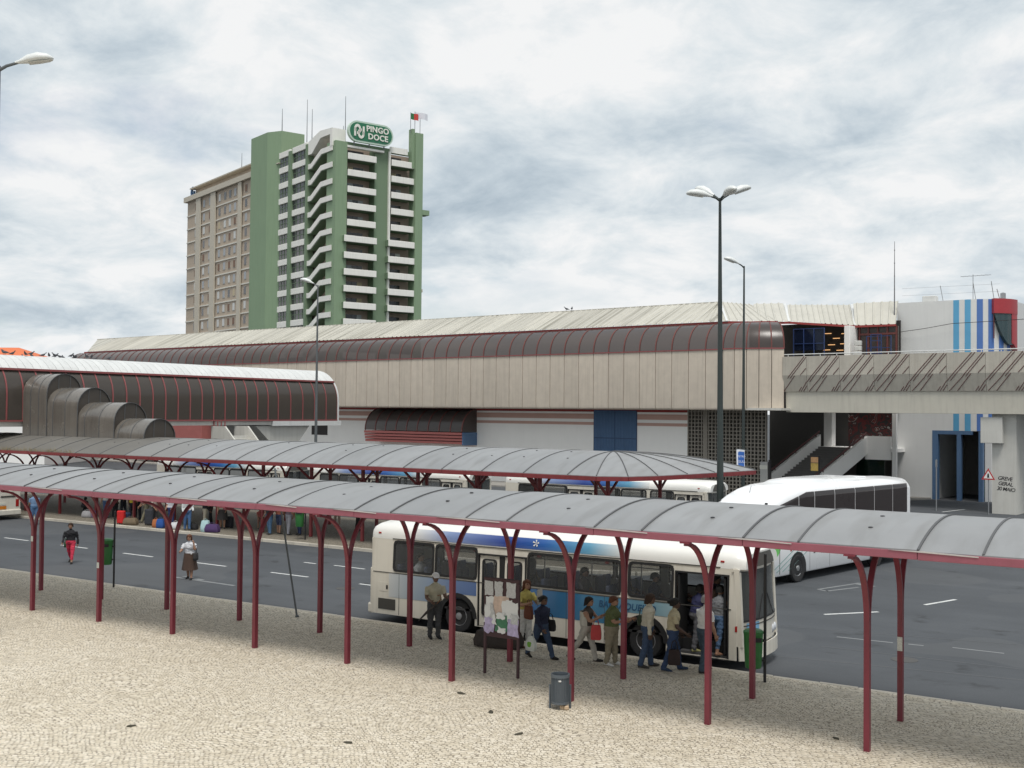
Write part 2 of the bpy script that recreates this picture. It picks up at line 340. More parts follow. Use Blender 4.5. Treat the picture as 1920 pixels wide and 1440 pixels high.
# ------------------------------------------------------------------ near shelter canopy
m_red = mat('oxblood_paint', (.175, .022, .037), .42, .25, 3, .06, 20, streak=.35, streak_col=(.09, .03, .025))
m_fascia = mat('faded_crimson_paint', (.265, .078, .105), .5, .18, 2.2, .06, 15, streak=.3, streak_col=(.20, .06, .07))
m_redB = mat('dark_red_paint', (.20, .027, .030), .5, .2, 3, streak=.3)
m_roof = mat('grey_roof_sheet', (.25, .255, .26), .42, .20, .9, .10, 3, spec=.45, rnd=.07, streak=.45, streak_col=(.15, .148, .14))
for _n in m_roof.node_tree.nodes:
    if _n.type == 'MAPPING': _n.inputs['Scale'].default_value = (2.6, .5, .5)
m_grime = mat('grimy_roof_sheet', (.145, .138, .125), .6, .25, .6, .05, 4, spec=.35, rnd=.08)
m_half = mat('weathered_roof_sheet', (.195, .192, .185), .5, .2, .6, .05, 4, rnd=.06)
m_seam = mat('seam_strip', (.085, .087, .09), .6, .2, 8)
m_drip = mat('sheet_edge', (.45, .42, .40), .5, .2, 6)
m_drain = mat('drain_plug', (.05, .05, .055), .6, .1, 9)
m_under = mat('canopy_underside', (.11, .10, .095), .8, .2, 2)
S_, D_, W_, A0 = 3.1378, 21.196, 2.469, 30.8227
YE0, YE1, ZE, ZR = 20.05, 24.82, 3.885, 4.30
def arc_pts(y0, y1, ze, zr, n):
    """circular arc through eave, ridge, eave"""
    h = (y1 - y0) / 2; s = zr - ze; r = (h * h + s * s) / (2 * s); yc = (y0 + y1) / 2; zc = zr - r; a = math.asin(h / r)
    return [(yc + r * math.sin(-a + 2 * a * i / n), zc + r * math.cos(-a + 2 * a * i / n)) for i in range(n + 1)]
canA = thing('shelter_canopy', 'long grey curved shelter roof on dark red columns beside the boarding bus', 'shelter', (-17, 22.43, 0))
def rel(o, x=0.0, y=0.0, z=0.0): return (x + 17, y - 22.43, z)
ap = arc_pts(YE0, YE1, ZE, ZR, 16)
def roof_panel(w, pts, name, matl, th=.022, sag=0.0):
    rows = [[(w * i / 3, y - 0, z - sag * math.sin(math.pi * i / 3)) for (y, z) in pts] for i in range(4)]
    b = MB(); b.grid(rows, th); return b.mesh(name, [matl], 35)
apl = [(y - 22.43, z) for y, z in ap]
pA = roof_panel(S_ * .335 - .012, apl, 'roof_panel', m_roof); pB = roof_panel(S_ * .665 - .012, apl, 'roof_panel', m_roof)
sm = MB(); sm.grid([[(x, y, z + .016) for y, z in apl] for x in (-.02, .02)], .03); seam_me = sm.mesh('seam_strip', m_seam, 35)
bolt = MB()
for y, z in apl[1::2]: bolt.lathe([(.016, .014), (.016, .028), (.006, .032)], 6, (0, y, z))
dr_me = MB().lathe([(.045, 0), (.045, .018), (.02, .026)], 10).mesh('drain_cap', m_drain)
for i in range(-4, 11):
    for k, (fr, me) in enumerate(((.37, pA), (.705, pB))):
        x = -A0 + (i + fr) * S_
        o = place('roof_panel', me, canA, (x + 17 + .006, random.uniform(-.012, .012), random.uniform(-.006, .008)))
        o.rotation_euler = (random.uniform(-.0022, .0022), random.uniform(-.003, .003), 0)
        place('seam_strip', seam_me, canA, (x + 17, 0, .004))
        if k == 1:
            xm = x + S_ * .335
            for yy in (3, 6):
                y, z = apl[yy]; place('drain_cap', dr_me, canA, (xm + 17 + random.uniform(-.1, .1), y, z - .004))
X0A, X1A = -A0 - 3.63 * S_, -A0 + 11.37 * S_
# fascia in lengths, slightly out of line with each other
for y, dy in ((YE0, 0), (YE1, 0)):
    x = X0A; i = 0
    while x < X1A - .1:
        l = S_ * 1.0; dz = random.uniform(-.008, .008)
        MB().bbox(x + 17, x + l - .008 + 17, y - 22.43 - .035, y - 22.43 + .035, 3.725 + dz, 3.865 + dz, .008).build('fascia_beam', m_fascia, canA, 30); x += l; i += 1
# bent light edge of the sheets
for i in range(-3, 11):
    if random.random() < .65:
        x = -A0 + (i + random.uniform(.1, .5)) * S_; l = random.uniform(.9, 1.7); z0 = 3.866
        MB().prism([(x + 17, z0), (x + l + 17, z0 - .03), (x + l + 17, z0 - .012), (x + l * .4 + 17, z0 + .012)], -2.43, -2.40, 'y').build('drip_edge', m_drip, canA)
MB().box(X0A + 17, X1A + 17, -.06, .06, 3.74, 3.86).build('centre_beam', m_under, canA)
def wishbone(reach, ztop, zs, w=.105, t=.056, n=10, matl=None):
    """two flat bars back to back that part into arms towards either eave"""
    b = MB()
    for s in (-1, 1):
        path = [(0.0, 0.0), (0.0, zs)] + [(reach * (1 - math.cos(a)) ** 1.0, zs + (ztop - zs) * math.sin(a)) for a in [math.pi / 2 * i / n for i in range(1, n + 1)]]
        rings = []
        for i, (y, z) in enumerate(path):
            ta = 0 if i < 2 else math.pi / 2 * (i - 1) / n
            ny, nz = math.cos(ta * .92), -math.sin(ta * .92)       # outward-facing side of the bar
            o0 = (s * (y + .001), z); o1 = (s * (y + .001 + t * ny), z + t * nz)
            rings.append([(-w / 2, o0[0], o0[1]), (w / 2, o0[0], o0[1]), (w / 2, o1[0], o1[1]), (-w / 2, o1[0], o1[1])])
        b.loft(rings, True)
    b.box(-w / 2 - .05, w / 2 + .05, -reach - .09, -reach + .03, ztop + .0, ztop + .03); b.box(-w / 2 - .05, w / 2 + .05, reach - .03, reach + .09, ztop, ztop + .03)
    return b
colme = wishbone(1.10, 3.70, 2.35).mesh('column', m_red, 35)
m_sticker = mat('paper_sticker', (.55, .55, .5), .7, .4, 30)
for i in range(-3, 11):
    for r in (0, 1):
        y = D_ + r * W_; x = -A0 + i * S_
        c = place('column', colme, canA, (x + 17, y - 22.43, 0))
        c.rotation_euler = (random.uniform(-.003, .003), random.uniform(-.004, .004), 0)
        st = {(0, 0): 2.1, (1, 0): 1.55, (8, 1): 1.42}.get((i, r))
        if st: MB().box(-.05, .05, -.066, -.0585, st, st + (.28 if r else .16)).build('sticker', m_sticker, c)

# ------------------------------------------------------------------ platform canopy beyond the road
canB = thing('platform_canopy', 'wide grey curved platform roof with fan-shaped end, beyond the road', 'shelter', (-45, 43.6, 0))
YB0, YB1, ZBE, ZBR = 39.6, 47.6, 3.66, 4.50
bp_ = [(y - 43.6, z) for y, z in arc_pts(YB0, YB1, ZBE, ZBR, 18)]
PWB = 2.09; XB1 = -22.65
pbm = roof_panel(PWB - .012, bp_, 'roof_panel', m_roof, .03)
smb = MB(); smb.grid([[(x, y, z + .016) for y, z in bp_] for x in (-.03, .03)], .03); seamB = smb.mesh('seam_strip', m_seam, 35)
pbg = roof_panel(PWB - .012, bp_, 'roof_panel', m_grime, .03); pbh = roof_panel(PWB - .012, bp_, 'roof_panel', m_half, .03)
nB = 25
for i in range(nB):
    x = XB1 - (i + 1) * PWB
    o = place('roof_panel', pbg if x < -51.5 else (pbh if x < -47 else pbm), canB, (x + 45 + .006, random.uniform(-.01, .01), random.uniform(-.006, .006))); o.rotation_euler = (random.uniform(-.001, .001), 0, 0)
    place('seam_strip', seamB, canB, (x + PWB + 45, 0, .003))
    for yy in (4, 7):
        if random.random() < .6:
            y, z = bp_[yy]; place('drain_cap', dr_me, canB, (x + 45 + random.uniform(.4, 1.7), y, z - .004))
XBL = XB1 - nB * PWB
# fan end: each wedge bulges like the vault
fan = [(-22.65, 39.6, ZBE), (-21.3, 39.55, ZBE), (-20.2, 40.15, ZBE), (-19.55, 41.5, ZBE), (-19.0, 43.2, ZBE + .01), (-18.5, 44.9, ZBE + .03), (-18.0, 46.4, ZBE + .05), (-17.7, 47.55, ZBE + .06), (-20.2, 47.7, ZBE + .03), (-22.65, 47.6, ZBE)]
apex = Vector((-22.65, 43.6, ZBR))
for a, b in zip(fan[:-1], fan[1:]):
    rows = []
    for t in range(9):
        f = t / 8; row = []
        for e in range(3):
            q = Vector(a).lerp(Vector(b), e / 2); p = apex.lerp(q, max(f, .02)); bulge = (ZBR - q.z) * (1 - f * f) + q.z
            row.append((p.x + 45, p.y - 43.6, bulge))
        rows.append(row)
    g = MB(); g.grid(rows, .03); g.build('roof_panel', m_roof, canB, 40)
    sr = MB(); rr = [rows[t][2] for t in range(9)]
    sr.tube([(p[0], p[1], p[2] + .012) for p in rr], .024, 5); sr.build('seam_strip', m_seam, canB, 60)
    c = MB(); c.bar((a[0] + 45, a[1] - 43.6, a[2] - .11), (b[0] + 45, b[1] - 43.6, b[2] - .11), .07, .17); c.build('fascia_beam', m_redB, canB)
for y in (YB0, YB1):
    x = XBL
    while x < XB1 - .1:
        MB().bbox(x + 45, x + 2 * PWB - .01 + 45 if x + 2 * PWB < XB1 + .1 else XB1 + 45, y - 43.6 - .035, y - 43.6 + .035, ZBE - .20, ZBE - .025, .008).build('fascia_beam', m_redB, canB); x += 2 * PWB
MB().box(XBL + 45, XB1 + 45, -.06, .06, 4.22, 4.40).build('centre_beam', m_under, canB)
colB = wishbone(1.4, 3.44, 2.2, .11, .06, 8).mesh('column', m_redB, 35)
postB = MB().bbox(-.07, .07, -.07, .07, 0, 3.55, .012); postB.bar((0, 0, 2.75), (0, -1.0, 3.45), .07, .09); postB.bar((0, 0, 2.75), (0, 1.0, 3.45), .07, .09); postB = postB.mesh('column', m_redB)
for i in range(17):
    x = -21.6 - i * 3.25
    for y in (41.1, 46.1):
        place('column', colB if x < -44 else postB, canB, (x + 45, y - 43.6, 0))
for i in range(16):      # timber cross-ties between the columns
    x = -21.6 - i * 3.25
    MB().box(x - .05 + 45, x + .05 + 45, -2.4, 2.4, 3.40, 3.50).build('cross_tie', m_redB, canB)
# dry weeds rooted along the gutter at the left end
m_weed = mat('dry_weeds', (.30, .24, .12), .9, .3, 9)
wd = MB(); rg = random.Random(4)
for i in range(420):
    x = rg.uniform(-60.8, -54.2) if rg.random() < .75 else rg.choice((-60.3, -57.8, -56.2)) + rg.gauss(0, .3)
    h = rg.uniform(.08, .30) * (1.5 if rg.random() < .15 else 1); dx, dy = rg.gauss(0, .09), rg.gauss(-.05, .07); y = -4.0 + rg.uniform(-.03, .1)
    wd.add([(x + 45 - .01, y, 3.63), (x + 45 + .01, y, 3.63), (x + 45 + dx, y + dy, 3.63 + h)], [(0, 1, 2)])
wd = wd.build('gutter_weeds', m_weed); wd.location = (-45, 43.6, 0); tag(wd, 'dry straw-coloured weeds growing along the gutter of the platform roof', 'weeds', kind='stuff')
# ------------------------------------------------------------------ glazed footbridge (runs along Y) and its stepped stair hood
m_white = mat('white_sheet', (.62, .63, .62), .5, .10, 1.2, streak=.22, streak_col=(.36, .36, .34), rnd=.04)
m_brown = glass('bronze_glazing', (.17, .145, .125), .30, .22, 1.5)
m_brownS = mat('bronze_plastic', (.135, .122, .106), .24, .28, .9, spec=.8, rnd=.12, streak=.4, streak_col=(.045, .036, .03))
m_rib = mat('rib_red', (.26, .072, .072), .5, .2, 3)
m_conc = mat('pale_concrete', (.55, .54, .50), .8, .12, 1.2, .1, 25, streak=.25, streak_col=(.34, .32, .28))
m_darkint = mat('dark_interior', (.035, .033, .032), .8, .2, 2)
tubeT = thing('glazed_footbridge', 'tubular footbridge with white roof, brown glazing and red ribs', 'footbridge', (-65.5, 71.4, 0))
TY = 71.4
def tpt(a, r=2.5): return (r * math.cos(a), 6.9 + r * math.sin(a))       # (dx, z) on the vault
ribsY = [71.4 - 1.38 * k for k in range(6)]
while ribsY[-1] > 28: ribsY.append(ribsY[-1] - 1.105)
A_R = math.asin((8.49 - 6.9) / 2.5)
prof = [(2.5, 5.36), (2.5, 6.2), (2.5, 6.9)] + [tpt(A_R * i / 5) for i in range(1, 6)]
ribme = {}
def tube_rib(side):
    b = MB()
    pr = [(2.53, 5.36), (2.53, 6.9)] + [tpt(A_R * i / 6, 2.53) for i in range(1, 7)]
    rings = [[(side * x, -.045, z), (side * x, .045, z), (side * (x - .07), .045, z - .01), (side * (x - .07), -.045, z - .01)] for x, z in pr]
    b.loft(rings, True); return b.mesh('rib', m_rib, 40)
ribme = {s: tube_rib(s) for s in (1, -1)}
for i, y in enumerate(ribsY):
    for s in (1, -1): place('rib', ribme[s], tubeT, (0, y - TY, 0))
    if i + 1 < len(ribsY):
        y1 = ribsY[i + 1]
        for s in (1, -1):
            g = MB(); g.grid([[(s * x, yy - TY, z) for x, z in prof] for yy in (y - .03, y1 + .03)]); g.build('glazing_panel', m_brown, tubeT, 40)
        for yy0, yy1 in ((y, (y + y1) / 2), ((y + y1) / 2, y1)):
            g = MB(); aa = [A_R + (math.pi - 2 * A_R) * k / 12 for k in range(13)]
            g.grid([[(tpt(a, 2.56)[0], yq - TY, tpt(a, 2.56)[1]) for a in aa] for yq in (yy0 - .012, yy1 + .012)], .03); g.build('roof_panel', m_white, tubeT, 40)
for s in (1, -1):
    MB().box(min(s * 1.95, s * 2.12), max(s * 1.95, s * 2.12), ribsY[-1] - TY, .05, 8.44, 8.57).build('gutter', m_rib, tubeT)
    MB().box(min(s * 2.42, s * 2.56), max(s * 2.42, s * 2.56), ribsY[-1] - TY, .05, 5.26, 5.36).build('bottom_rail', m_rib, tubeT)
MB().box(-2.4, 2.4, ribsY[-1] - TY, 0, 4.95, 5.30).build('deck_slab', m_conc, tubeT)
MB().box(-2.56, 2.56, -7.5, .45, 4.88, 5.25).build('landing_slab', m_white, tubeT)
er = MB()
pr = [(2.5, 5.2), (2.5, 6.9)] + [tpt(math.pi * i / 20) for i in range(1, 20)] + [(-2.5, 6.9), (-2.5, 5.2)]
er.loft([[(x * 1.03, -.02, 6.9 + (z - 6.9) * 1.03), (x * 1.03, .14, 6.9 + (z - 6.9) * 1.03), (x * .90, .14, 6.9 + (z - 6.9) * .90), (x * .90, -.02, 6.9 + (z - 6.9) * .90)] for x, z in pr], True); er.build('end_rim', m_white, tubeT, 40)
MB().prism([(x * .9, 6.9 + (z - 6.9) * .9) for x, z in pr], .03, .06, 'y').build('end_glazing', m_brown, tubeT)
# cantilevered support and white stair under the landing
MB().prism([(-9, 4.88), (-3, 4.88), (-4.2, 3.6), (-7.4, 3.6)], -2.2, 2.2, 'x').build('support_bracket', m_conc, tubeT)
MB().box(-1.1, 1.1, -7.2, -4.4, -.13, 3.65).build('pier', m_conc, tubeT)
st = thing('side_staircase', 'white stair flight with red balusters hanging under the glazed footbridge', 'staircase', (-63.2, 58.2, 0))
MB().prism([(0, 4.9), (1.4, 4.9), (5.2, 1.2), (5.2, -.13), (4.0, -.13), (0, 3.9)], -.35, -.2, 'y').build('stringer', m_conc, st)
MB().prism([(0, 4.9), (1.4, 4.9), (5.2, 1.2), (5.2, -.13), (4.0, -.13), (0, 3.9)], 1.9, 2.05, 'y').build('stringer', m_conc, st)
for i in range(16): MB().box(1.2 + i * .25, 1.46 + i * .25, -.2, 1.9, 3.95 - i * .25, 4.2 - i * .25).build('step', m_conc, st)
for i in range(4): MB().box(.15 + i * .38, .21 + i * .38, -.28, -.22, 4.9, 5.25 + .0 * i).build('baluster', m_rib, st)

hood = thing('stair_hood', 'four stepped brown barrel vaults over the stair down to the platform', 'stair cover', (-57, 43.6, 0))
RB = 1.22
bar_ = [(-62.98, -60.6, 8.23), (-61.2, -57.7, 7.37), (-58.4, -54.4, 6.49), (-55.2, -51.85, 5.57)]
for k, (xa, xb, zt) in enumerate(bar_):
    RB = 1.22 - .03 * k; zc = zt - RB; sec = [(-RB, 4.2), (-RB, zc)] + [(-RB * math.cos(math.pi * i / 14), zc + RB * math.sin(math.pi * i / 14)) for i in range(1, 14)] + [(RB, zc), (RB, 4.2)]
    nseg = 3
    for j in range(nseg):
        x0 = xa + (xb - xa) * j / nseg; x1 = xa + (xb - xa) * (j + 1) / nseg
        g = MB(); g.grid([[(x + 57, y, z) for y, z in sec] for x in (x0 + .004, x1 - .004)]); g.build('vault_panel', m_brownS, hood, 40)
        t = MB(); t.loft([[(x1 + 57 - .025, y * 1.012, zc + (z - zc) * 1.012 if z > zc else z), (x1 + 57 + .025, y * 1.012, zc + (z - zc) * 1.012 if z > zc else z), (x1 + 57 + .025, y * .985, zc + (z - zc) * .985 if z > zc else z), (x1 + 57 - .025, y * .985, zc + (z - zc) * .985 if z > zc else z)] for y, z in sec], True)
        t.build('vault_rib', m_seam, hood, 40)
    ge = MB(); ge.prism([(y * .985, zc + (z - zc) * .985 if z > zc else z) for y, z in sec], xb + 57 - .06, xb + 57 - .04, 'x'); ge.build('gable_panel', mat('gable_smoke', (.055, .046, .038), .35, .25, 1.5), hood)
    for yy in (-.4, .4): MB().box(xb + 57 - .04, xb + 57 - .01, yy - .02, yy + .02, max(4.2, zc - .3), zc + RB * .9).build('mullion', m_seam, hood)

# ------------------------------------------------------------------ station hall
PHI = R(6.5); ST0 = Vector((-34.57, 81.52, -.13))
stn = thing('station_hall', 'long beige panelled station hall with dark glazed vault and white ribbed roof', 'station building', ST0, -PHI)
ZO = .13       # local z = world z + .13
m_panel = mat('exposed_aggregate', (.57, .50, .415), .85, .16, 1.6, .25, 35, rnd=.05, streak=.20, streak_col=(.25, .21, .17))
m_pjoint = mat('panel_joint', (.10, .075, .065), .9, .2, 4)
m_dark_gl = glass('smoked_glazing', (.135, .108, .098), .20, .28, 1.2)
m_gut = mat('gutter_red', (.27, .035, .032), .5, .2, 3)
m_wall = mat('white_render', (.86, .85, .825), .8, .05, .8, .05, 20, streak=.05, streak_col=(.6, .58, .55))
m_pink = mat('pink_band', (.52, .33, .28), .8, .1, 1.5)
m_blue = mat('blue_steel', (.075, .145, .265), .45, .15, 2, streak=.2)
m_corr = mat('stained_white_roof', (.47, .455, .40), .6, .12, .5, streak=.8, streak_col=(.17, .16, .125), rnd=.08)
for _n in m_corr.node_tree.nodes:           # stains run down the slope, not up the wall
    if _n.type == 'MAPPING':
        _n.inputs['Scale'].default_value = (5.5, .10, .10); _r = m_corr.node_tree.nodes.new('ShaderNodeMapping'); _r.inputs['Rotation'].default_value = (0, 0, PHI)
        _src = _n.inputs[0].links[0].from_socket; m_corr.node_tree.links.new(_src, _r.inputs[0]); m_corr.node_tree.links.new(_r.outputs[0], _n.inputs[0]); break
m_lat = mat('breeze_block', (.24, .22, .19), .9, .15, 2, .1, 30)
def LZ(z): return z + ZO
XL = -88.5; XS = 3.3; PW = 1.45; RC = 6.5
def plan(xa):
    """plan position and outward normal at run xa along the panel face; past XS it turns away in an arc"""
    if xa <= XS: return (xa, -3.0, 0.0)
    a = (xa - XS) / RC; return (XS + RC * math.sin(a), -3 + RC * (1 - math.cos(a)), a)
def panel_sec(w):
    b = MB(); zt, zb = LZ(10.92), LZ(6.42)
    pr = [(.02, zb), (-.0, zb + .10), (-.0, zt - .06), (.04, zt)]
    pr = [(.16, zb), (.03, zb + .10), (0, zb + .28), (0, zt)]
    front = [(y, z) for y, z in pr]; back = [(.22, zt), (.22, zb)]
    b.prism(front + back, 0.026, w - .026, 'x'); return b.mesh('wall_panel', m_panel, 25)
pme = panel_sec(PW); pme2 = panel_sec(.90)
n = int((XS - XL) / PW)
for i in range(n):
    place('wall_panel', pme, stn, (XS - (i + 1) * PW, -3, 0))
for i in range(5):
    x, y, a = plan(XS + i * .90); place('wall_panel', pme2, stn, (x, y, 0), a + .5 * .90 / RC)
MB().box(XS - n * PW, XS, -2.86, -2.80, LZ(6.5), LZ(10.85)).build('joint_backing', m_pjoint, stn)
bk = MB(); pts = [plan(XS + i * .45) for i in range(11)]
bk.prism([(p[0] - .12 * math.sin(p[2]) * 1, p[1] + .14) for p in pts] + [(p[0] - .18, p[1] + .4) for p in reversed(pts)], LZ(6.5), LZ(10.85)); bk.build('joint_backing', m_pjoint, stn)
# soffit and dark void behind the overhang
MB().box(XS - n * PW, XS + 4.5, -2.7, 9, LZ(6.44), LZ(6.6)).build('soffit', m_conc, stn)
# smoked glass vault: quarter round sections between red ribs
vs = [(-3.0 + .0, 10.93)] + [(-3.0 + 2.0 * (1 - math.cos(math.pi / 2 * i / 8)), 10.93 + 2.05 * math.sin(math.pi / 2 * i / 8)) for i in range(1, 9)]
GW = 1.45
gm = MB(); gm.grid([[(x, y + 3, LZ(z)) for y, z in vs] for x in (.03, GW - .03)]); gme = gm.mesh('vault_glazing', m_dark_gl, 40)
rb = MB(); rb.loft([[(-.045, y + 3 - .035, LZ(z) + .02), (.045, y + 3 - .035, LZ(z) + .02), (.045, y + 3 + .04, LZ(z) - .03), (-.045, y + 3 + .04, LZ(z) - .03)] for y, z in vs], True); rbe = rb.mesh('vault_rib', m_rib2 if 'm_rib2' in globals() else mat('rib_rust', (.15, .045, .038), .55, .25, 3), 40)
for i in range(n):
    x = XS - (i + 1) * GW; place('vault_glazing', gme, stn, (x, -3, 0)); place('vault_rib', rbe, stn, (x, -3, 0))
place('vault_rib', rbe, stn, (XS, -3, 0))
MB().box(XS - n * GW, XS, -3.06, -2.94, LZ(10.86), LZ(10.94)).build('sill_rail', m_rib, stn)
# domed corner of the vault
m_rr = MATS.get('rib_rust')
CX, CY = XS, -3 + RC
def dome_pt(a, i):
    y, z = vs[i]; r = RC - (y + 3) * 1.0
    return (CX + r * math.sin(a), CY - r * math.cos(a), LZ(z))
na = 5; aend = R(39.5)
for k in range(na):
    a0, a1 = aend * k / na, aend * (k + 1) / na
    g = MB(); g.grid([[dome_pt(a0 + (a1 - a0) * t / 3, i) for i in range(9)] for t in range(4)]); g.build('vault_glazing', m_dark_gl, stn, 60)
    r_ = MB(); r_.tube([dome_pt(a1, i) for i in range(9)], .05, 5); r_.build('vault_rib', m_rr, stn, 60)
    s_ = MB(); s_.bar(dome_pt(a0, 0), dome_pt(a1, 0), .1, .09); s_.build('sill_rail', m_rib, stn)
    s_ = MB(); s_.bar(dome_pt(a0, 8), dome_pt(a1, 8), .16, .14); s_.build('gutter', m_gut, stn)
# ribbed white roof sheets
def corr(w, pitch=.58):
    b = MB(); xs = []; x = 0
    while x < w - .01:
        xs += [(x, 0), (x + pitch * .34, 0), (x + pitch * .44, .075), (x + pitch * .56, .075), (x + pitch * .66, 0)]; x += pitch
    return [p for p in xs if p[0] <= w] + [(w, 0)]
m_corr2 = mat('ribbed_white_roof', (.50, .485, .43), .6, .16, .8, rnd=.06)
def roof_sheet(e0, e1, r0, r1, name='roof_sheet', m=None):
    """profiled sheet between an eave edge e0-e1 and a ridge edge r0-r1 (local coords), split in lengths"""
    e0, e1, r0, r1 = map(Vector, (e0, e1, r0, r1)); L_ = (e1 - e0).length; k = max(1, round(L_ / 2.9))
    nrm = (e1 - e0).cross(r0 - e0).normalized()
    if nrm.z < 0: nrm = -nrm
    for j in range(k):
        ea, eb = e0.lerp(e1, j / k), e0.lerp(e1, (j + 1) / k); ra, rb_ = r0.lerp(r1, j / k), r0.lerp(r1, (j + 1) / k)
        c = corr((eb - ea).length); w = c[-1][0]
        rows = [[tuple(ea.lerp(eb, x / w) + nrm * h) for x, h in c], [tuple(ra.lerp(rb_, x / w) + nrm * h) for x, h in c]]
        b = MB(); b.grid(rows); b.build(name, m or m_corr, stn)
EV, RG = LZ(13.12), LZ(15.05)
roof_sheet((XL + 2, -1.3, EV), (-.3, -1.3, EV), (XL + 2, 3, RG), (-.3, 3, RG))
roof_sheet((XL + 1.9, -1.3, EV), (XL + 1.99, -1.3, EV), (XL - 3.0, 3, RG), (XL + 1.99, 3, RG))
roof_sheet((-.29, -1.3, EV), (XS - .6, -1.3, EV), (-.29, 3, RG), (-.2, 3, RG))
MB().box(XL + 1, XS - .4, -1.22, -1.02, LZ(12.95), LZ(13.12)).build('gutter', m_gut, stn)
MB().box(XL - 3, -.3, 2.9, 3.1, LZ(15.0), LZ(15.10)).build('ridge_cap', m_corr, stn)
# faceted roofs at the right end
roof_sheet((2.7, -1.3, EV), (5.9, 1.4, EV), (-.1, 2.9, RG), (.9, 6.2, RG), m=m_corr2)
roof_sheet((4.3, .3, EV), (6.3, 1.6, EV), (1.2, 5.9, RG + .02), (3.4, 6.7, RG + .02), m=m_corr2)
roof_sheet((6.35, 1.6, EV), (8.95, 7.7, EV), (3.2, 7.9, RG), (7.3, 10.8, RG), m=m_corr2)
roof_sheet((8.95, 7.75, EV), (12.1, 7.95, EV), (8.0, 9.7, RG), (11.6, 9.8, RG), m=m_corr2)
for a, b in (((2.7, -1.2), (5.9, 1.5)), ((5.9, 1.5), (6.35, 1.6)), ((6.35, 1.6), (8.95, 7.7)), ((8.95, 7.7), (12.1, 7.95))):
    MB().bar((a[0], a[1], EV - .08), (b[0], b[1], EV - .08), .14, .16).build('gutter', m_gut, stn)
hip = [((2.7, -1.3, EV), (-.2, 2.95, RG)), ((6.35, 1.6, EV), (3.3, 7.2, RG)), ((8.95, 7.7, EV), (7.6, 10.4, RG))]
for a, b in hip: MB().bar(a, b, .16, .07).build('hip_cap', m_white, stn)
# upper hall facade behind the elevated walkway
m_rframe = mat('brown_red_frame', (.13, .035, .03), .5, .2, 3)
m_bframe = mat('navy_steel', (.022, .045, .14), .45, .2, 4)
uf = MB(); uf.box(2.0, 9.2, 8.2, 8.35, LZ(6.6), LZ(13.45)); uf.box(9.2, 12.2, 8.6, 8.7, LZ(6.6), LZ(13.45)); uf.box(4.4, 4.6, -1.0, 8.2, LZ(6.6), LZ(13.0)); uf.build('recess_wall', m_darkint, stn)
m_tube = emit('lit_tube', (1.0, .55, .24), .55)
for i, (x, z) in enumerate([(6.6, 12.6), (7.3, 12.2), (8.0, 12.55), (6.9, 11.7), (7.9, 11.75), (8.3, 12.15), (6.5, 11.3), (7.6, 11.25), (8.35, 11.3)]): MB().box(x - .28, x + .28, 8.05, 8.1, LZ(z - .025), LZ(z + .025)).build('ceiling_tube', m_tube, stn)
MB().bbox(8.55, 9.0, 6.6, 8.2, LZ(9.9), LZ(13.05), .02).build('pillar', m_wall, stn)
MB().box(9.2, 12.2, 8.1, 8.3, LZ(9.9), LZ(13.0)).build('glazed_wall', m_dark_gl, stn)
for x in (9.2, 9.9, 10.65, 11.4, 12.1): MB().box(x - .06, x + .06, 8.0, 8.1, LZ(9.9), LZ(13.0)).build('mullion', m_rframe, stn)
MB().box(9.2, 12.1, 7.98, 8.0, LZ(12.35), LZ(12.5)).build('transom', m_rframe, stn)
def lattice_frame(x0, x1, y, z0, z1, nx, nz, name, r=.03):
    b = MB()
    for i in range(nx + 1): x = x0 + (x1 - x0) * i / nx; b.box(x - r, x + r, y - r, y + r, z0, z1)
    for i in range(nz + 1): z = z0 + (z1 - z0) * i / nz; b.box(x0 - r, x1 + r, y - r * .8, y + r * .8, z - r * .8, z + r * .8)
    return b.build(name, m_bframe, stn)
lattice_frame(6.9, 9.3, 1.2, LZ(10.3), LZ(12.5), 3, 2, 'billboard_frame', .03)
MB().box(6.95, 9.25, 1.24, 1.27, LZ(10.9), LZ(12.45)).build('tinted_screen', glass('navy_screen', (.03, .045, .10), .45, .1), stn)
lattice_frame(10.6, 11.4, 6.8, LZ(10.4), LZ(12.3), 1, 4, 'ladder', .03)
lattice_frame(10.1, 12.0, 7.2, LZ(10.4), LZ(12.2), 2, 2, 'screen_frame', .03)
m_ac = mat('air_conditioner_white', (.6, .6, .58), .5, .1, 4)
for z in (10.7, 11.1, 11.5): MB().bbox(9.35, 9.85, 6.6, 6.95, LZ(z), LZ(z + .36), .03).build('air_conditioner', m_ac, stn)
MB().bbox(7.9, 8.3, 1.5, 1.8, LZ(11.1), LZ(11.7), .03).build('air_conditioner', m_ac, stn)
# lower white wall, pink bands, door
MB().box(XL + 2, -1.4, 0, .4, 0, LZ(6.5)).build('white_wall', m_wall, stn)
MB().box(XL + 2, -1.41, -.012, .0, LZ(5.62), LZ(6.05)).build('pink_band', m_pink, stn)
MB().box(XL + 2, -1.41, -.012, .0, LZ(5.12), LZ(5.36)).build('pink_band', m_pink, stn)
MB().box(XL + 2, -1.41, -.05, .0, LZ(6.22), LZ(6.42)).build('red_trim', m_gut, stn)
for x0, x1 in ((-10.24, -8.2), (-8.16, -6.1)):
    b = MB(); c = corr(x1 - x0, .15); b.grid([[(x0 + x, -.06 - h * .6, z) for x, h in c] for z in (LZ(4.1), LZ(6.34))]); b.build('door_leaf', m_blue, stn)
    b = MB(); b.grid([[(x0 + x, -.06 - h * .6, z) for x, h in c] for z in (0, LZ(4.03))]); b.build('door_leaf', m_blue, stn)
MB().box(-10.3, -6.04, -.05, -.01, 0, LZ(6.36)).build('door_frame', mat('door_frame_navy', (.03, .06, .13), .5), stn)
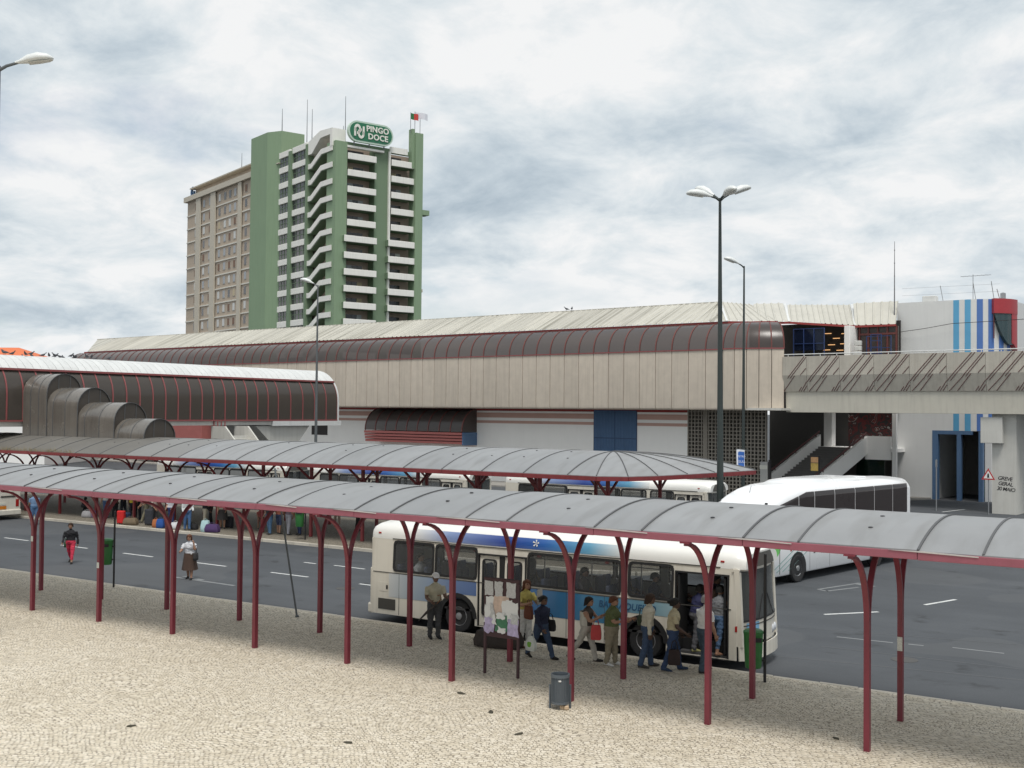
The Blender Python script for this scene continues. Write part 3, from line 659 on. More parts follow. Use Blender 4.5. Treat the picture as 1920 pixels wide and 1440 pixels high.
# small kerbside hatch under the footbridge
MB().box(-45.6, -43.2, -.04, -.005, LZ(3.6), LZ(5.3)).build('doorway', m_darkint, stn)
# breeze-block screen
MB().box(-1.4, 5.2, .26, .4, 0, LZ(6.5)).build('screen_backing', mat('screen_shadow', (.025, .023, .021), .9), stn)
lt = MB(); k = 0
x = -1.4
while x < 5.25: lt.box(x, x + .09, 0, .24, 0, LZ(6.45)); x += .30
z = 0
while z < LZ(6.4): lt.box(-1.4, 5.25, .02, .22, z, z + .085); z += .29
lt = lt.build('breeze_block_screen', m_lat, stn); lt['kind'] = 'stuff'
MB().box(.0, .36, -.05, .2, 0, LZ(6.45)).build('screen_pillar', m_lat, stn)
# hooded barrel window over the white wall
aw = [(0, 6.34)] + [(-2.0 * math.sin(math.pi / 2 * i / 8), 4.3 + 2.04 * math.cos(math.pi / 2 * i / 8)) for i in range(1, 9)]
for i in range(9):
    x0 = -35.6 + i * 1.375; g = MB(); g.grid([[(x, y, LZ(z)) for y, z in aw] for x in (x0 + .03, x0 + 1.345)]); g.build('hood_glazing', m_dark_gl, stn, 40)
for i in range(10):
    x0 = -35.6 + i * 1.375; g = MB(); g.loft([[(x0 - .05, y - .03, LZ(z) + .03), (x0 + .05, y - .03, LZ(z) + .03), (x0 + .05, y + .04, LZ(z) - .05), (x0 - .05, y + .04, LZ(z) - .05)] for y, z in aw], True); g.build('hood_rib', m_rr, stn, 40)
m_pinkred = mat('ribbed_pink_red', (.34, .105, .095), .6, .2, 2)
for i in range(4): MB().bbox(-35.7, -23.2, -2.06 + i * .06, -.0, LZ(3.2 + .0 - i * .0 + (3 - i) * .27), LZ(3.42 + (3 - i) * .27), .02).build('hood_skirt_board', m_pinkred, stn)
MB().box(-23.2, -23.12, -1.95, 0, LZ(3.1), LZ(4.25)).build('hood_side_panel', m_blue, stn)
MB().prism([(y * .97, LZ(z)) for y, z in aw] + [(0, LZ(4.3))], -23.20, -23.17, 'x').build('hood_side_glazing', m_dark_gl, stn)
# red-striped lower volume and windows left of the footbridge end
MB().bbox(-73, -60, -3.2, -.1, LZ(1.2), LZ(4.6), .05).build('low_annex', m_pinkred, stn)
for i in range(6): MB().box(-72.4 + i * 2.0, -71.0 + i * 2.0, -3.26, -3.21, LZ(4.62), LZ(6.0)).build('annex_window', m_dark_gl, stn)
# ------------------------------------------------------------------ elevated walkway (same bearing as the hall)
def SL(x, y, z=0.0):
    """station-local point to world (z = world height)"""
    c, s = math.cos(-PHI), math.sin(-PHI); return Vector((ST0.x + x * c - y * s, ST0.y + x * s + y * c, z))
m_prec = mat('precast_concrete', (.46, .43, .37), .85, .18, 1.3, .2, 25, rnd=.06, streak=.3, streak_col=(.26, .22, .19))
m_beam = mat('beam_concrete', (.58, .55, .47), .85, .12, .9, .12, 20, streak=.2, streak_col=(.34, .31, .27))
m_maroon = mat('maroon_rib', (.12, .045, .045), .6, .2, 4)
walk = thing('elevated_walkway', 'concrete elevated walkway with diagonal maroon ribs on its parapet', 'walkway', SL(22.3, 0, 0), -PHI)
OX = 22.3
def wx(x): return x - OX
PX0, PWD = 6.75, 2.45; CUT0 = .62
def pan(x0=.012):
    me = MB(); x1 = PWD - .012
    me.prism([(-1.62, 10.32), (-1.62, 8.96), (-1.34, 7.80), (-1.16, 7.80), (-1.40, 8.96), (-1.40, 10.32)], x0, x1, 'x'); return me.mesh('parapet_panel', m_prec)
pnm = pan(); pnm0 = pan(CUT0)
def slope_y(z): return -1.62 if z >= 8.96 else -1.62 + .28 * (8.96 - z) / 1.16
def ribseg(b, xa, za, xb, zb):
    pts = [(xa, za), (xb, zb)]
    if za < 8.96 < zb: f = (8.96 - za) / (zb - za); pts.insert(1, (xa + (xb - xa) * f, 8.96))
    for (p, q), (r, s) in zip(pts[:-1], pts[1:]):
        b.bar((p, slope_y(q) - .006, q), (r, slope_y(s) - .006, s), .036, .05, up=(0, 1, 0))
diag = [((0.02, 8.5), (1.60, 10.3)), ((.22, 8.5), (1.80, 10.3)), ((1.0, 8.75), (2.28, 10.3)), ((1.2, 8.75), (2.42, 10.25)), ((2.0, 8.98), (2.42, 9.46)), ((1.95, 7.82), (2.42, 8.5)), ((2.13, 7.82), (2.42, 8.22)), ((.1, 7.82), (1.02, 8.75)), ((.62, 7.82), (1.55, 8.93)), ((1.78, 7.82), (2.0, 8.12))]
dme = []
for (a, b) in diag:
    r_ = MB(); ribseg(r_, a[0], a[1], b[0], b[1]); dme.append(r_.mesh('diagonal_rib', m_maroon))
for i in range(10):
    x = PX0 + i * PWD
    p = place('parapet_panel', pnm if i else pnm0, walk, (wx(x), random.uniform(-.012, .012), 0))
    for d, (qa, qb) in zip(dme, diag):
        if i or qa[0] >= CUT0: place('diagonal_rib', d, p)
XW0, XW1 = 7.45, PX0 + 10 * PWD
MB().prism([(-1.25, 7.80), (-1.15, 6.32), (-.2, 6.32), (-.2, 7.80)], wx(XW0), wx(XW1), 'x').build('edge_beam', m_beam, walk)
MB().prism([(4.2, 7.80), (4.2, 6.32), (5.2, 6.32), (5.2, 7.80)], wx(XW0), wx(XW1), 'x').build('edge_beam', m_beam, walk)
MB().box(wx(XW0), wx(XW1), -1.3, 6.0, 7.805, 8.1).build('deck', m_beam, walk)
MB().box(wx(XW0 + 5), wx(XW1), 5.5, 5.7, 8.1, 9.2).build('rear_parapet', m_prec, walk)
rl = MB(); rl.tube([(wx(XW0), -1.5, 10.47), (wx(XW1), -1.5, 10.47)], .035, 8); rl.build('handrail', m_white, walk, 60)
for i in range(19): MB().box(wx(XW0 + .3 + i * 1.22) - .02, wx(XW0 + .3 + i * 1.22) + .02, -1.52, -1.48, 10.3, 10.45).build('rail_post', m_white, walk)
MB().prism([(wx(21.55), -.55), (wx(23.05), -.55), (wx(23.05), 1.6), (wx(21.55), 1.6)], -.13, 6.32).build('pier', m_conc, walk)
MB().bbox(wx(20.95), wx(22.3), -1.0, .9, 4.42, 6.10, .03).build('pier_cap', m_conc, walk)
m_graf = mat('spray_paint', (.018, .016, .018), .6, .3, 8)
Rx90 = Matrix.Rotation(R(90), 4, 'X')
for i, (t, dx) in enumerate((('GREVE', 0), ('GERAL', .03), ('30 MAIO', .06))):
    text_mesh(t, .34, .004, m_graf, 'graffiti', walk, Matrix.Translation((wx(22.35) + dx, -.556, 2.15 - i * .34)) @ Matrix.Rotation(R(5), 4, 'Y') @ Rx90, .85, .003, .15)

# ------------------------------------------------------------------ warning sign in front of the pier
def pole_sign():
    p = SL(21.75, -2.0, -.13)
    t = thing('warning_sign', 'red-bordered triangular warning sign on a grey pole before the concrete pier', 'road sign', p, -PHI)
    MB().tube([(0, 0, 0), (0, 0, 3.0)], .035, 8).build('pole', mat('galvanised', (.32, .33, .34), .4, .1, 4, metal=.6), t, 60)
    a = [(-.42, 2.25), (.42, 2.25), (0, 2.98)]
    MB().prism(a, -.06, -.045, 'y').build('sign_border', mat('sign_red', (.45, .03, .03), .4), t)
    MB().prism([(-.29, 2.33), (.29, 2.33), (0, 2.83)], -.066, -.061, 'y').build('sign_face', mat('sign_white', (.75, .75, .72), .4), t)
    MB().prism([(-.07, 2.38), (.07, 2.38), (.05, 2.6), (0, 2.68), (-.05, 2.6)], -.071, -.067, 'y').build('sign_symbol', m_graf, t)
pole_sign()
p = SL(18.2, -1.2, -.13); t = thing('thin_pole', 'slim grey pole standing on the road left of the warning sign', 'pole', p)
MB().tube([(0, 0, 0), (0, 0, 3.4)], .04, 8).build('pole', MATS['galvanised'], t, 60); MB().box(-.02, .02, -.22, .22, 2.9, 3.35).build('sign_plate', MATS['galvanised'], t)

# ------------------------------------------------------------------ white block with blue stripes
blk = thing('striped_block', 'white concrete block with vertical blue stripes and a tall garage opening', 'building', SL(16, 9.02, -.13), -PHI)
def bx_(x): return x - 16.0
m_blk = mat('block_white', (.63, .635, .63), .8, .06, .7, .08, 20, streak=.14, streak_col=(.47, .47, .47))
m_lb = mat('stripe_light_blue', (.10, .34, .56), .6, .08, 1.5); m_db = mat('stripe_blue', (.07, .16, .42), .6, .08, 1.5)
CR = 2.6; XC = 16.9
outl = [(11.8, 0), (XC, 0)] + [(XC + CR * math.sin(R(10 * i)), CR - CR * math.cos(R(10 * i))) for i in range(1, 10)]
top = LZ(14.82)
wall = MB()
full = [(bx_(x), y) for x, y in outl] + [(bx_(XC + CR), 9), (bx_(11.8), 9)]
wall.prism(full, LZ(5.05), top); wall.build('wall', m_blk, blk, 30)
MB().prism([(bx_(11.8), 0), (bx_(14.48), 0), (bx_(14.48), 9), (bx_(11.8), 9)], 0, LZ(5.05)).build('wall', m_blk, blk)
MB().prism([(bx_(18.15), .5)] + [(bx_(x), y) for x, y in outl[5:]] + [(bx_(XC + CR), 9), (bx_(18.15), 9)], 0, LZ(5.05)).build('wall', m_blk, blk)
MB().box(bx_(14.48), bx_(18.15), 7.5, 7.7, 0, LZ(5.05)).build('garage_back', mat('garage_wall', (.20, .19, .18), .9), blk)
for x in (14.48, 16.28, 17.85): MB().box(bx_(x), bx_(x + (.42 if x < 15 else .3)), -.02, .35, 0, LZ(5.03)).build('garage_post', m_blue, blk)
MB().box(bx_(14.48), bx_(17.4), -.015, .3, LZ(4.78), LZ(5.06)).build('garage_lintel', m_blue, blk)
MB().box(bx_(16.6), bx_(17.2), 5, 5.6, 0, 1.5).build('green_bin', mat('bin_green_far', (.08, .30, .09), .5), blk)
def arcp(s):
    if s <= XC: return (s, 0.0, 0.0)
    a = min((s - XC) / CR, R(90)); return (XC + CR * math.sin(a), CR - CR * math.cos(a), a)
for i, s in enumerate((16.03, 16.86, 17.70, 18.50, 19.32, 20.12, 20.92, 21.7)):
    q = [arcp(s + .42 * k / 4) for k in range(5)]
    b = MB(); o = .012
    b.loft([[(bx_(x + o * math.sin(a)), y - o * math.cos(a), LZ(5.06)), (bx_(x + o * math.sin(a)), y - o * math.cos(a), top - .01), (bx_(x), y, top - .01), (bx_(x), y, LZ(5.06))] for x, y, a in q], True)
    b.build('stripe', m_lb if i < 2 else m_db, blk)
# rounded red bay with glazing at the top corner
m_bay = mat('bay_red', (.36, .035, .045), .45, .15, 2)
def bay(s0, s1, zfun0, zfun1, off, matl, name, nseg=10):
    b = MB(); rr = []
    for k in range(nseg + 1):
        s = s0 + (s1 - s0) * k / nseg; x, y, a = arcp(s); f = k / nseg
        p = lambda o, z: (bx_(x + o * math.sin(a)), y - o * math.cos(a), LZ(z))
        rr.append([p(off, zfun0(f)), p(off, zfun1(f)), p(.0, zfun1(f)), p(.0, zfun0(f))])
    b.loft(rr, True); b.build(name, matl, blk, 40)
bay(18.75, 21.0, lambda f: 13.75, lambda f: 14.84, .38, m_bay, 'bay_band')
bay(18.8, 20.3, lambda f: 13.75 - 2.3 * math.sin(min(1, f * 1.15) * math.pi / 2) ** .8, lambda f: 13.75, .32, glass('bay_glass', (.12, .2, .22), .4, .06, 1.4), 'bay_glazing')
bay(20.2, 21.05, lambda f: 11.3 + .25 * math.cos(f * 3.1), lambda f: 13.75, .36, m_bay, 'bay_side')
MB().box(bx_(18.75), bx_(18.80), .5, .62, LZ(11.9), LZ(13.75)).build('bay_mullion', m_rframe, blk)
# roof clutter
MB().bbox(bx_(13.5), bx_(14.5), .6, 1.3, top, top + .5, .04).build('air_conditioner', m_ac, blk)
m_gal = MATS['galvanised']
for x, h in ((14.9, 1.2), (17.3, 1.3), (18.6, 1.3), (19.0, .7)): MB().tube([(bx_(x), 1.2, top), (bx_(x), .5, top + h)], .025, 6).build('guard_post', m_gal, blk)
w_ = MB()
for z in (top + .6, top + 1.15): w_.tube([(bx_(12.0), .5, z), (bx_(19.0), 1.2, z)], .009, 4)
w_.build('guard_wire', m_gal, blk)
an = MB(); an.tube([(0, 0, 0), (0, 0, 2.0)], .025, 6); an.bar((-.9, 0, 1.9), (1.3, 0, 1.9), .03, .03)
for i in range(7): an.bar((-.8 + i * .3, -.35, 1.9), (-.8 + i * .3, .35, 1.9), .015, .015)
an.build('tv_antenna', m_gal, blk, loc=(bx_(17.0), 1.5, top)); MB().lathe([(.2, 0), (.2, .55), (.05, .62)], 10).build('vent_cowl', m_gal, blk, loc=(bx_(18.9), 2.4, top))
ms = thing('radio_mast', 'tall thin radio mast at the left edge of the striped block', 'mast', SL(11.7, 8.7, -.13))
MB().tube([(0, 0, 0), (0, 0, 15.5), (0, 0, 19.7)], [.05, .045, .018], 6).build('mast', mat('mast_steel', (.16, .16, .17), .5), ms, 60)
for i in range(9): MB().lathe([(.05, 0), (.05, .05)], 6, (0, 0, 11 + i)).build('mast_clamp', MATS['mast_steel'], ms)
cb_ = MB(); cp = [SL(12.0, 8.8, 12.55), SL(14, 8.7, 12.75), SL(16.0, 8.75, 13.05), SL(18.0, 8.7, 13.08), SL(23, 7.6, 13.1), SL(34, 2, 13.4)]
cb_.tube(cp, .022, 5); tag(cb_.build('overhead_cable', m_graf), 'dark cable strung across the front of the striped block', 'cable')

# ------------------------------------------------------------------ public stair under the walkway
pst = thing('public_staircase', 'concrete staircase with white parapets and maroon rails under the walkway', 'staircase', SL(7, 3.5, -.13), -PHI)
def pl(x, y, z): return (x - 7, y - 3.5, z + .13)
PL_ = lambda t: Vector((3.9 + 2.4 * t, .2 + 7 * t, .45 + 4.15 * t)); PR_ = lambda t: Vector((7.8 + 2.3 * t, .2 + 7 * t, .45 + 4.1 * t))
NS = 22
for i in range(NS):
    t0, t1 = .1 + .9 * i / NS, .1 + .9 * (i + 1) / NS; a, b, c, d = PL_(t0), PR_(t0), PR_(t1), PL_(t1); z = PL_(t1).z - .95; zb = max(z - .5, -.13)
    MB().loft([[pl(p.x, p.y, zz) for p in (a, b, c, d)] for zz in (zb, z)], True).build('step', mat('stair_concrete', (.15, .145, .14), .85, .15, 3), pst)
for F, s in ((PL_, -1), (PR_, 1)):
    rr = []
    for t in (.0, .12, .12, 1.0): pass
    b = MB(); q = []
    for t in (0.02, .15, .5, 1.0):
        p = F(t); q.append([pl(p.x - .11, p.y, p.z), pl(p.x + .11, p.y, p.z), pl(p.x + .11, p.y, max(p.z - 1.35, -.13)), pl(p.x - .11, p.y, max(p.z - 1.35, -.13))])
    b.loft(q, True); b.build('parapet', m_wall, pst)
    b = MB(); b.bar(pl(*(F(.02) + Vector((0, 0, .25)))), pl(*(F(1.0) + Vector((0, 0, .25)))), .07, .09); b.build('rail', m_maroon, pst)
    for t in (.05, .35, .65, .95): p = F(t); MB().box(*(lambda P: (P[0] - .03, P[0] + .03, P[1] - .03, P[1] + .03, P[2], P[2] + .24))(pl(*p))).build('rail_post', m_maroon, pst)
MB().box(*pl(6.2, 0, 0)[:1], pl(12.4, 0, 0)[0], pl(0, 7.2, 0)[1], pl(0, 10.3, 0)[1], 3.5, 3.78).build('landing', m_wall, pst)
MB().box(pl(10.0, 0, 0)[0], pl(12.0, 0, 0)[0], pl(0, 7.15, 0)[1], pl(0, 7.35, 0)[1], 2.9, 4.68).build('landing_parapet', m_wall, pst)
MB().bbox(pl(6.3, 0, 0)[0], pl(7.0, 0, 0)[0], pl(0, 8.0, 0)[1], pl(0, 8.7, 0)[1], 0, LZ(6.4), .03).build('pillar', m_wall, pst)
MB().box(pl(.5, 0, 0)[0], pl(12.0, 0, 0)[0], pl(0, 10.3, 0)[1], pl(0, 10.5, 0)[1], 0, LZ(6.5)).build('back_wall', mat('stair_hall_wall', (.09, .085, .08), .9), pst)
def mural():
    m = bpy.data.materials.new('spray_mural'); m.use_nodes = True; t = m.node_tree; b = t.nodes['Principled BSDF']
    tc = t.nodes.new('ShaderNodeTexCoord'); v = t.nodes.new('ShaderNodeTexNoise'); v.inputs['Scale'].default_value = .75; v.inputs['Detail'].default_value = 3; v.inputs['Distortion'].default_value = 2.5
    t.links.new(tc.outputs['Object'], v.inputs['Vector'])
    t.links.new(ramp(t, v.outputs[0], [(.36, (.03, .025, .025)), (.43, (.13, .018, .018)), (.49, (.04, .02, .02)), (.57, (.34, .32, .30)), (.59, (.14, .025, .022)), (.66, (.05, .03, .03))], 'CONSTANT'), b.inputs['Base Color']); return m
MB().box(pl(7.4, 0, 0)[0], pl(12.0, 0, 0)[0], pl(0, 10.26, 0)[1], pl(0, 10.297, 0)[1], 3.9, LZ(6.3)).build('mural', mural(), pst)
MB().box(pl(9.4, 0, 0)[0], pl(11.6, 0, 0)[0], pl(0, 7.0, 0)[1], pl(0, 7.1, 0)[1], 0, 2.85).build('passage_glass', glass('green_dark_glass', (.02, .05, .035), .5, .1), pst)
MB().box(pl(12.2, 0, 0)[0], pl(12.5, 0, 0)[0], pl(0, 6.9, 0)[1], pl(0, 7.2, 0)[1], 0, LZ(6.3)).build('passage_jamb', m_wall, pst)
# information totem and small kiosk post at the stair foot
k1 = thing('notice_totem', 'yellow and orange notice totem on a dark post at the foot of the public stair', 'sign', SL(9.2, .6, -.13), -PHI)
MB().box(-.05, .05, -.05, .05, 0, 3.3).build('post', m_graf, k1)
MB().box(-.62, -.06, -.04, .03, 2.2, 2.75).build('sign_panel', mat('notice_yellow', (.55, .38, .10), .6, .4, 9), k1); MB().box(-.62, -.06, -.04, .03, 2.8, 3.2).build('sign_panel', mat('notice_orange', (.60, .34, .16), .6, .4, 9), k1)
k2 = thing('grey_kiosk_post', 'grey steel cabinet post standing left of the public stair', 'cabinet', SL(5.2, 0, -.13), -PHI)
MB().bbox(-.3, .3, -.2, .2, 0, 2.75, .03).build('cabinet', mat('cabinet_grey', (.36, .36, .35), .5), k2); MB().box(-.31, .31, -.215, -.2, 2.2, 2.5).build('cabinet_label', m_sticker, k2); MB().bbox(.34, .5, -.1, .1, 0, 2.9, .02).build('cabinet_post', m_graf, k2)
# pavement apron in front of the stair and block
tag(MB().prism([tuple(SL(x, y)[:2]) for x, y in ((-90, -4.5), (3, -4.5), (8, -2.4), (12.4, 3.2), (14.4, 8.6), (14.4, 9.0), (12, 12), (-90, 1))], -.5, -.01).build('station_pavement', mat('grey_paving', (.30, .285, .26), .85, .15, 2, .2, 12)), kind='structure')

# ------------------------------------------------------------------ tower block
T0 = Vector((-130.7, 146.7, -.13)); TQ = R(69.32)
tw = thing('tower_block', 'green and beige high-rise with white balconies and a sign on its roof', 'tower block', T0, TQ)
m_green = mat('tower_green', (.225, .315, .20), .8, .08, .25, streak=.15, streak_col=(.08, .15, .08))
m_greenD = mat('tower_green_dull', (.165, .235, .15), .8, .08, .3)
m_tw = mat('tower_white', (.80, .79, .74), .7, .06, .4, streak=.2, streak_col=(.45, .44, .41))
m_recess = mat('tower_recess', (.40, .31, .26), .85, .2, .8)
m_beige = mat('tower_beige', (.45, .375, .295), .85, .08, .4, rnd=0, streak=.12)
m_pil = mat('tower_pilaster', (.52, .475, .395), .85, .06, .4); m_bandT = mat('tower_floor_band', (.66, .63, .56), .85, .06, .4)
m_win = glass('tower_window', (.13, .13, .14), .10, .08, 1.3)
m_curt = [mat('blind_cream', (.50, .42, .28), .7), mat('blind_grey', (.38, .40, .42), .6), mat('blind_white', (.60, .60, .58), .6), m_win, mat('blind_rust', (.20, .12, .08), .7)]
FH = 2.9; ZT = 53.0
def TB(name, x0, x1, y0, y1, z0, z1, m, p=tw, ch=None): return (MB().bbox(x0, x1, y0, y1, z0, z1, ch) if ch else MB().box(x0, x1, y0, y1, z0, z1)).build(name, m, p)
TB('core', 2.4, 16.5, 2.2, 34.7, 0, 52.6, m_recess)
TB('pier', 0, 2.26, -.25, 3.0, 0, 52.9, m_green); TB('pier', 8.0, 11.0, .25, 3, 0, 52.4, m_greenD); TB('pier_edge', 10.7, 11.02, -.2, .25, 0, 52.5, m_tw)
TB('fin', 15.75, 17.3, -1.0, 1.2, 0, 56.5, m_green); TB('fin', 15.2, 15.74, -.6, .6, 50, 57.2, m_green); TB('bracket', 17.3, 18.9, -.8, 1.0, 41.8, 42.7, m_green)
TB('roof_parapet', 2.2, 15.74, .3, .7, 52.3, 53.1, m_greenD); TB('roof_band', 2.2, 9.5, -.5, .3, 52.0, 52.35, m_tw); TB('roof_band', 11.0, 14.6, -.1, .3, 52.35, 53.4, m_tw)
rgt = random.Random(5)
for k in range(15):
    zt = 51.05 - FH * k; zb = zt - 1.12
    for (a, b, prot) in ((2.27, 7.95, 0), (11.05, 15.74, 0)):
        low = k >= 5; yf = -.55 if not low else -1.0; a2 = a - (.75 if low else 0)
        bal = TB('balcony', a2, b, yf, yf + .18, zb, zt, m_tw, ch=.05)
        TB('balcony_slab', a2, b, yf + .18, 2.15, zb + .02, zb + .2, m_greenD, bal)
        if low: TB('balcony_side', a2, a2 + .15, yf + .18, .2, zb + .2, zt - .02, m_greenD, bal)
        # glazed doors behind the balcony
        nwin = 4 if b < 9 else 3
        for j in range(nwin):
            x = a + .35 + j * (b - a - 1.5) / nwin
            TB('window', x, x + (b - a - 1.7) / nwin, 2.1, 2.18, zb + .4, zt + 1.05, m_curt[rgt.choice((0, 1, 3, 3, 3, 2))] if rgt.random() < .5 else m_win)
# left flank: outdoor stair with stepped parapets
TB('stair_core', 1.6, 2.38, .5, 22, 0, 52.8, m_recess)
for k in range(15):
    z = 52.2 - FH * k
    pts = [(.65, z), (4.9, z), (8.7, z - 1.9), (9.8, z - 1.9), (9.8, z - 2.8), (8.5, z - 2.8), (4.7, z - .92), (.65, z - .92)]
    MB().prism(pts, -.25, -.08, 'x').build('stair_parapet', m_tw, tw)
    MB().prism([(.65, z - .75), (4.8, z - .75), (8.6, z - 2.6), (9.8, z - 2.6), (9.8, z - 2.95), (8.5, z - 2.95), (4.7, z - 1.05), (.65, z - 1.05)], -.08, 1.6, 'x').build('stair_flight', m_greenD, tw)
MB().prism([(.6, 55.2), (5.2, 55.5), (9.75, 54.3), (9.75, 52.0), (8.3, 52.0), (5.0, 54.2), (1.4, 54.2), (1.4, 52.1), (.6, 52.1)], -.3, 2.3, 'x').build('stair_head', m_tw, tw)
for (a, b) in ((9.8, 10.5), (16.4, 17.5)): TB('fin', -.45, 1.0, a, b, 0, 54.0, m_greenD)
for k in range(16):
    for (a, b, zo, o) in ((10.5, 16.4, 54.5, 0), (17.5, 22.1, 54.5, 0)):
        z = zo - FH * k
        sp_ = TB('spandrel', -.2, .3, a + .02, b - .02, z - 1.1, z, m_tw, ch=.05)
        TB('window', .1, .2, a + .02, b - .02, z - FH, z - 1.1, m_win)
        for j in range(1, 4): y = a + (b - a) * j / 4; TB('mullion', .03, .1, y - .05, y + .05, z - FH, z - 1.1, m_greenD)
        TB('transom', .03, .1, a, b, z - 1.95, z - 1.87, m_greenD)
# green shear wall
MB().prism([(.3, 22.1), (-1.3, 25.0), (-1.5, 32.0), (5, 32.0), (5, 22.1)], 0, 58.9).build('shear_wall', m_green, tw)
TB('roof_plant', 5.0, 9.0, 23, 33, 52.6, 56.5, m_greenD)
# beige slab
TB('beige_wall', -.0, 15.5, 32.05, 69.4, 0, 52.0, m_beige)
TB('cornice', -.7, 16, 32.1, 70.1, 51.9, 53.0, m_pil); TB('penthouse', 1.5, 14, 32.1, 68.6, 53, 54.9, m_beige); TB('penthouse_eave', .3, 15, 32.1, 69.2, 54.9, 55.15, m_pil)
for k in range(14): TB('floor_band', -.16, 0, 32.1, 69.4, 48.6 - 2.92 * k, 48.86 - 2.92 * k, m_bandT)
for (a, b) in ((60.9, 63.4), (52.6, 55.2), (39.1, 40.7)): TB('pilaster', -.45, -.17, a, b, 0, 51.9, m_pil)
m_sh = mat('window_surround', (.42, .40, .37), .7)
for k in range(14):
    for y in (64.4, 59.6, 56.2, 51.0, 48.1, 45.5, 42.9, 37.4):
        zc = 50.4 - 2.92 * k; w = 1.0 if y != 64.4 else .7
        f = TB('window', -.05, .0, y - w / 2 - .08, y + w / 2 + .08, zc - .85, zc + .75, m_sh)
        TB('pane', -.08, -.05, y - w / 2, y + w / 2, zc - .75, zc + .68, m_curt[rgt.choice((0, 1, 1, 2, 2, 3, 4))], f)
TB('roof', -.3, 16, 22, 69, 52.62, 52.8, m_pil)
# antennas, flags
m_ant = mat('antenna_grey', (.16, .17, .18), .5)
for (x, y, z0, z1) in ((1, 23.5, 58.9, 63.5), (3, 17, 53, 64.2), (.5, 9.9, 53, 60.5), (3, 2.0, 53, 61.5), (2.2, 1.2, 53, 56.0), (3, 47, 54.9, 59.5), (4, 36.5, 54.9, 61.5)): MB().tube([(x, y, z0), (x, y, z1)], [.10, .04], 5).build('antenna', m_ant, tw)
g = MB()
for i in range(6):
    z = 56 + i * .9; r = .7 - i * .08
    for a, b in (((-r, 0), (r, 0)), ((0, -r), (0, r))): g.bar((4 + a[0], 36.5 + a[1], z), (4 + b[0], 36.5 + b[1], z), .1, .12)
g.build('antenna_rack', m_ant, tw)
for x, zt in ((15.0, 60.2), (15.9, 60.5), (17.0, 60.2)): MB().tube([(x, -.3, 56.4), (x, -.3, zt)], .05, 5).build('flagpole', m_ant, tw)
def flag(x, z, w, h, ms, name, ph):
    b = MB(); cols = 12
    for c in range(cols):
        rows = []
        for k in (c, c + 1):
            f = k / cols; dx = w * f; sg = .35 * math.sin(f * 6 + ph) * f; rows.append([(x + dx * .8, -.3 - dx * .45 + sg, z - f * h * .25), (x + dx * .8, -.3 - dx * .45 + sg, z - h - f * h * .35)])
        b.grid(rows, None, 0 if c < cols * .4 else (1 if len(ms) > 1 else 0))
    b.build(name, ms, tw)
flag(15.05, 60.1, 1.5, 1.1, [mat('flag_green', (.02, .16, .05), .7), mat('flag_red', (.55, .05, .04), .7)], 'flag', .4)
flag(16.0, 60.4, 2.6, 1.1, [mat('flag_white', (.72, .73, .78), .7)], 'flag', 1.6)
# roof sign
m_sg = mat('sign_green', (.018, .155, .075), .4, .05, 1); m_sgr = mat('sign_rim_pale', (.50, .62, .52), .5)
m_sgw = mat('sign_letter', (.78, .77, .70), .5)
sgn = thing('roof_sign', 'green pill-shaped sign with white lettering on the roof of the tower', 'sign', (T0 + Matrix.Rotation(TQ, 3, 'Z') @ Vector((6.5, -.7, 52.9))), TQ)
def pill(w, h, n=14): r = h / 2; return [(w / 2 - r + r * math.cos(R(-90 + 180 * i / n)), r * math.sin(R(-90 + 180 * i / n))) for i in range(n + 1)] + [(-w / 2 + r + r * math.cos(R(90 + 180 * i / n)), r * math.sin(R(90 + 180 * i / n))) for i in range(n + 1)]
MB().prism([(x, z + 2.0) for x, z in pill(9.0, 3.7)], -.3, .3, 'y').build('sign_rim', m_sgr, sgn); MB().prism([(x, z + 2.0) for x, z in pill(8.4, 3.1)], -.34, -.3, 'y').build('sign_face', m_sg, sgn)
for t, z, x in (('PINGO', 2.68, 1.25), ('DOCE', 1.35, 1.35)): text_mesh(t, 1.42, .05, m_sgw, 'lettering', sgn, Matrix.Translation((x, -.40, z)) @ Rx90, 1.05, .035)
def ringarc(cx, cz, r, a0, a1, w): 
    b = MB(); n = 14; b.loft([[(cx + rr * math.cos(R(a0 + (a1 - a0) * i / n)), yy, cz + rr * 1.35 * math.sin(R(a0 + (a1 - a0) * i / n))) for rr, yy in ((r - w / 2, -.44), (r + w / 2, -.44), (r + w / 2, -.35), (r - w / 2, -.35))] for i in range(n + 1)], True); b.build('emblem', m_sgw, sgn, 40)
ringarc(-2.75, 2.35, .48, -100, 215, .36); ringarc(-2.05, 1.65, .48, -280, 35, .36)
MB().box(-3.42, -3.06, -.44, -.35, 1.1, 2.6).build('emblem', m_sgw, sgn); MB().box(-1.74, -1.38, -.44, -.35, 1.4, 2.95).build('emblem', m_sgw, sgn)
for x in (-3, 0, 3): MB().box(x - .08, x + .08, .3, .45, -.4, 1.5).build('sign_strut', m_ant, sgn)
text_mesh('G', 3.0, .2, mat('letter_blue', (.04, .12, .25), .5), 'roof_letter', tw, Matrix.Translation((1.0, 69.0, 54.3)) @ Matrix.Rotation(R(-90), 4, 'Z') @ Rx90, 1, .1)
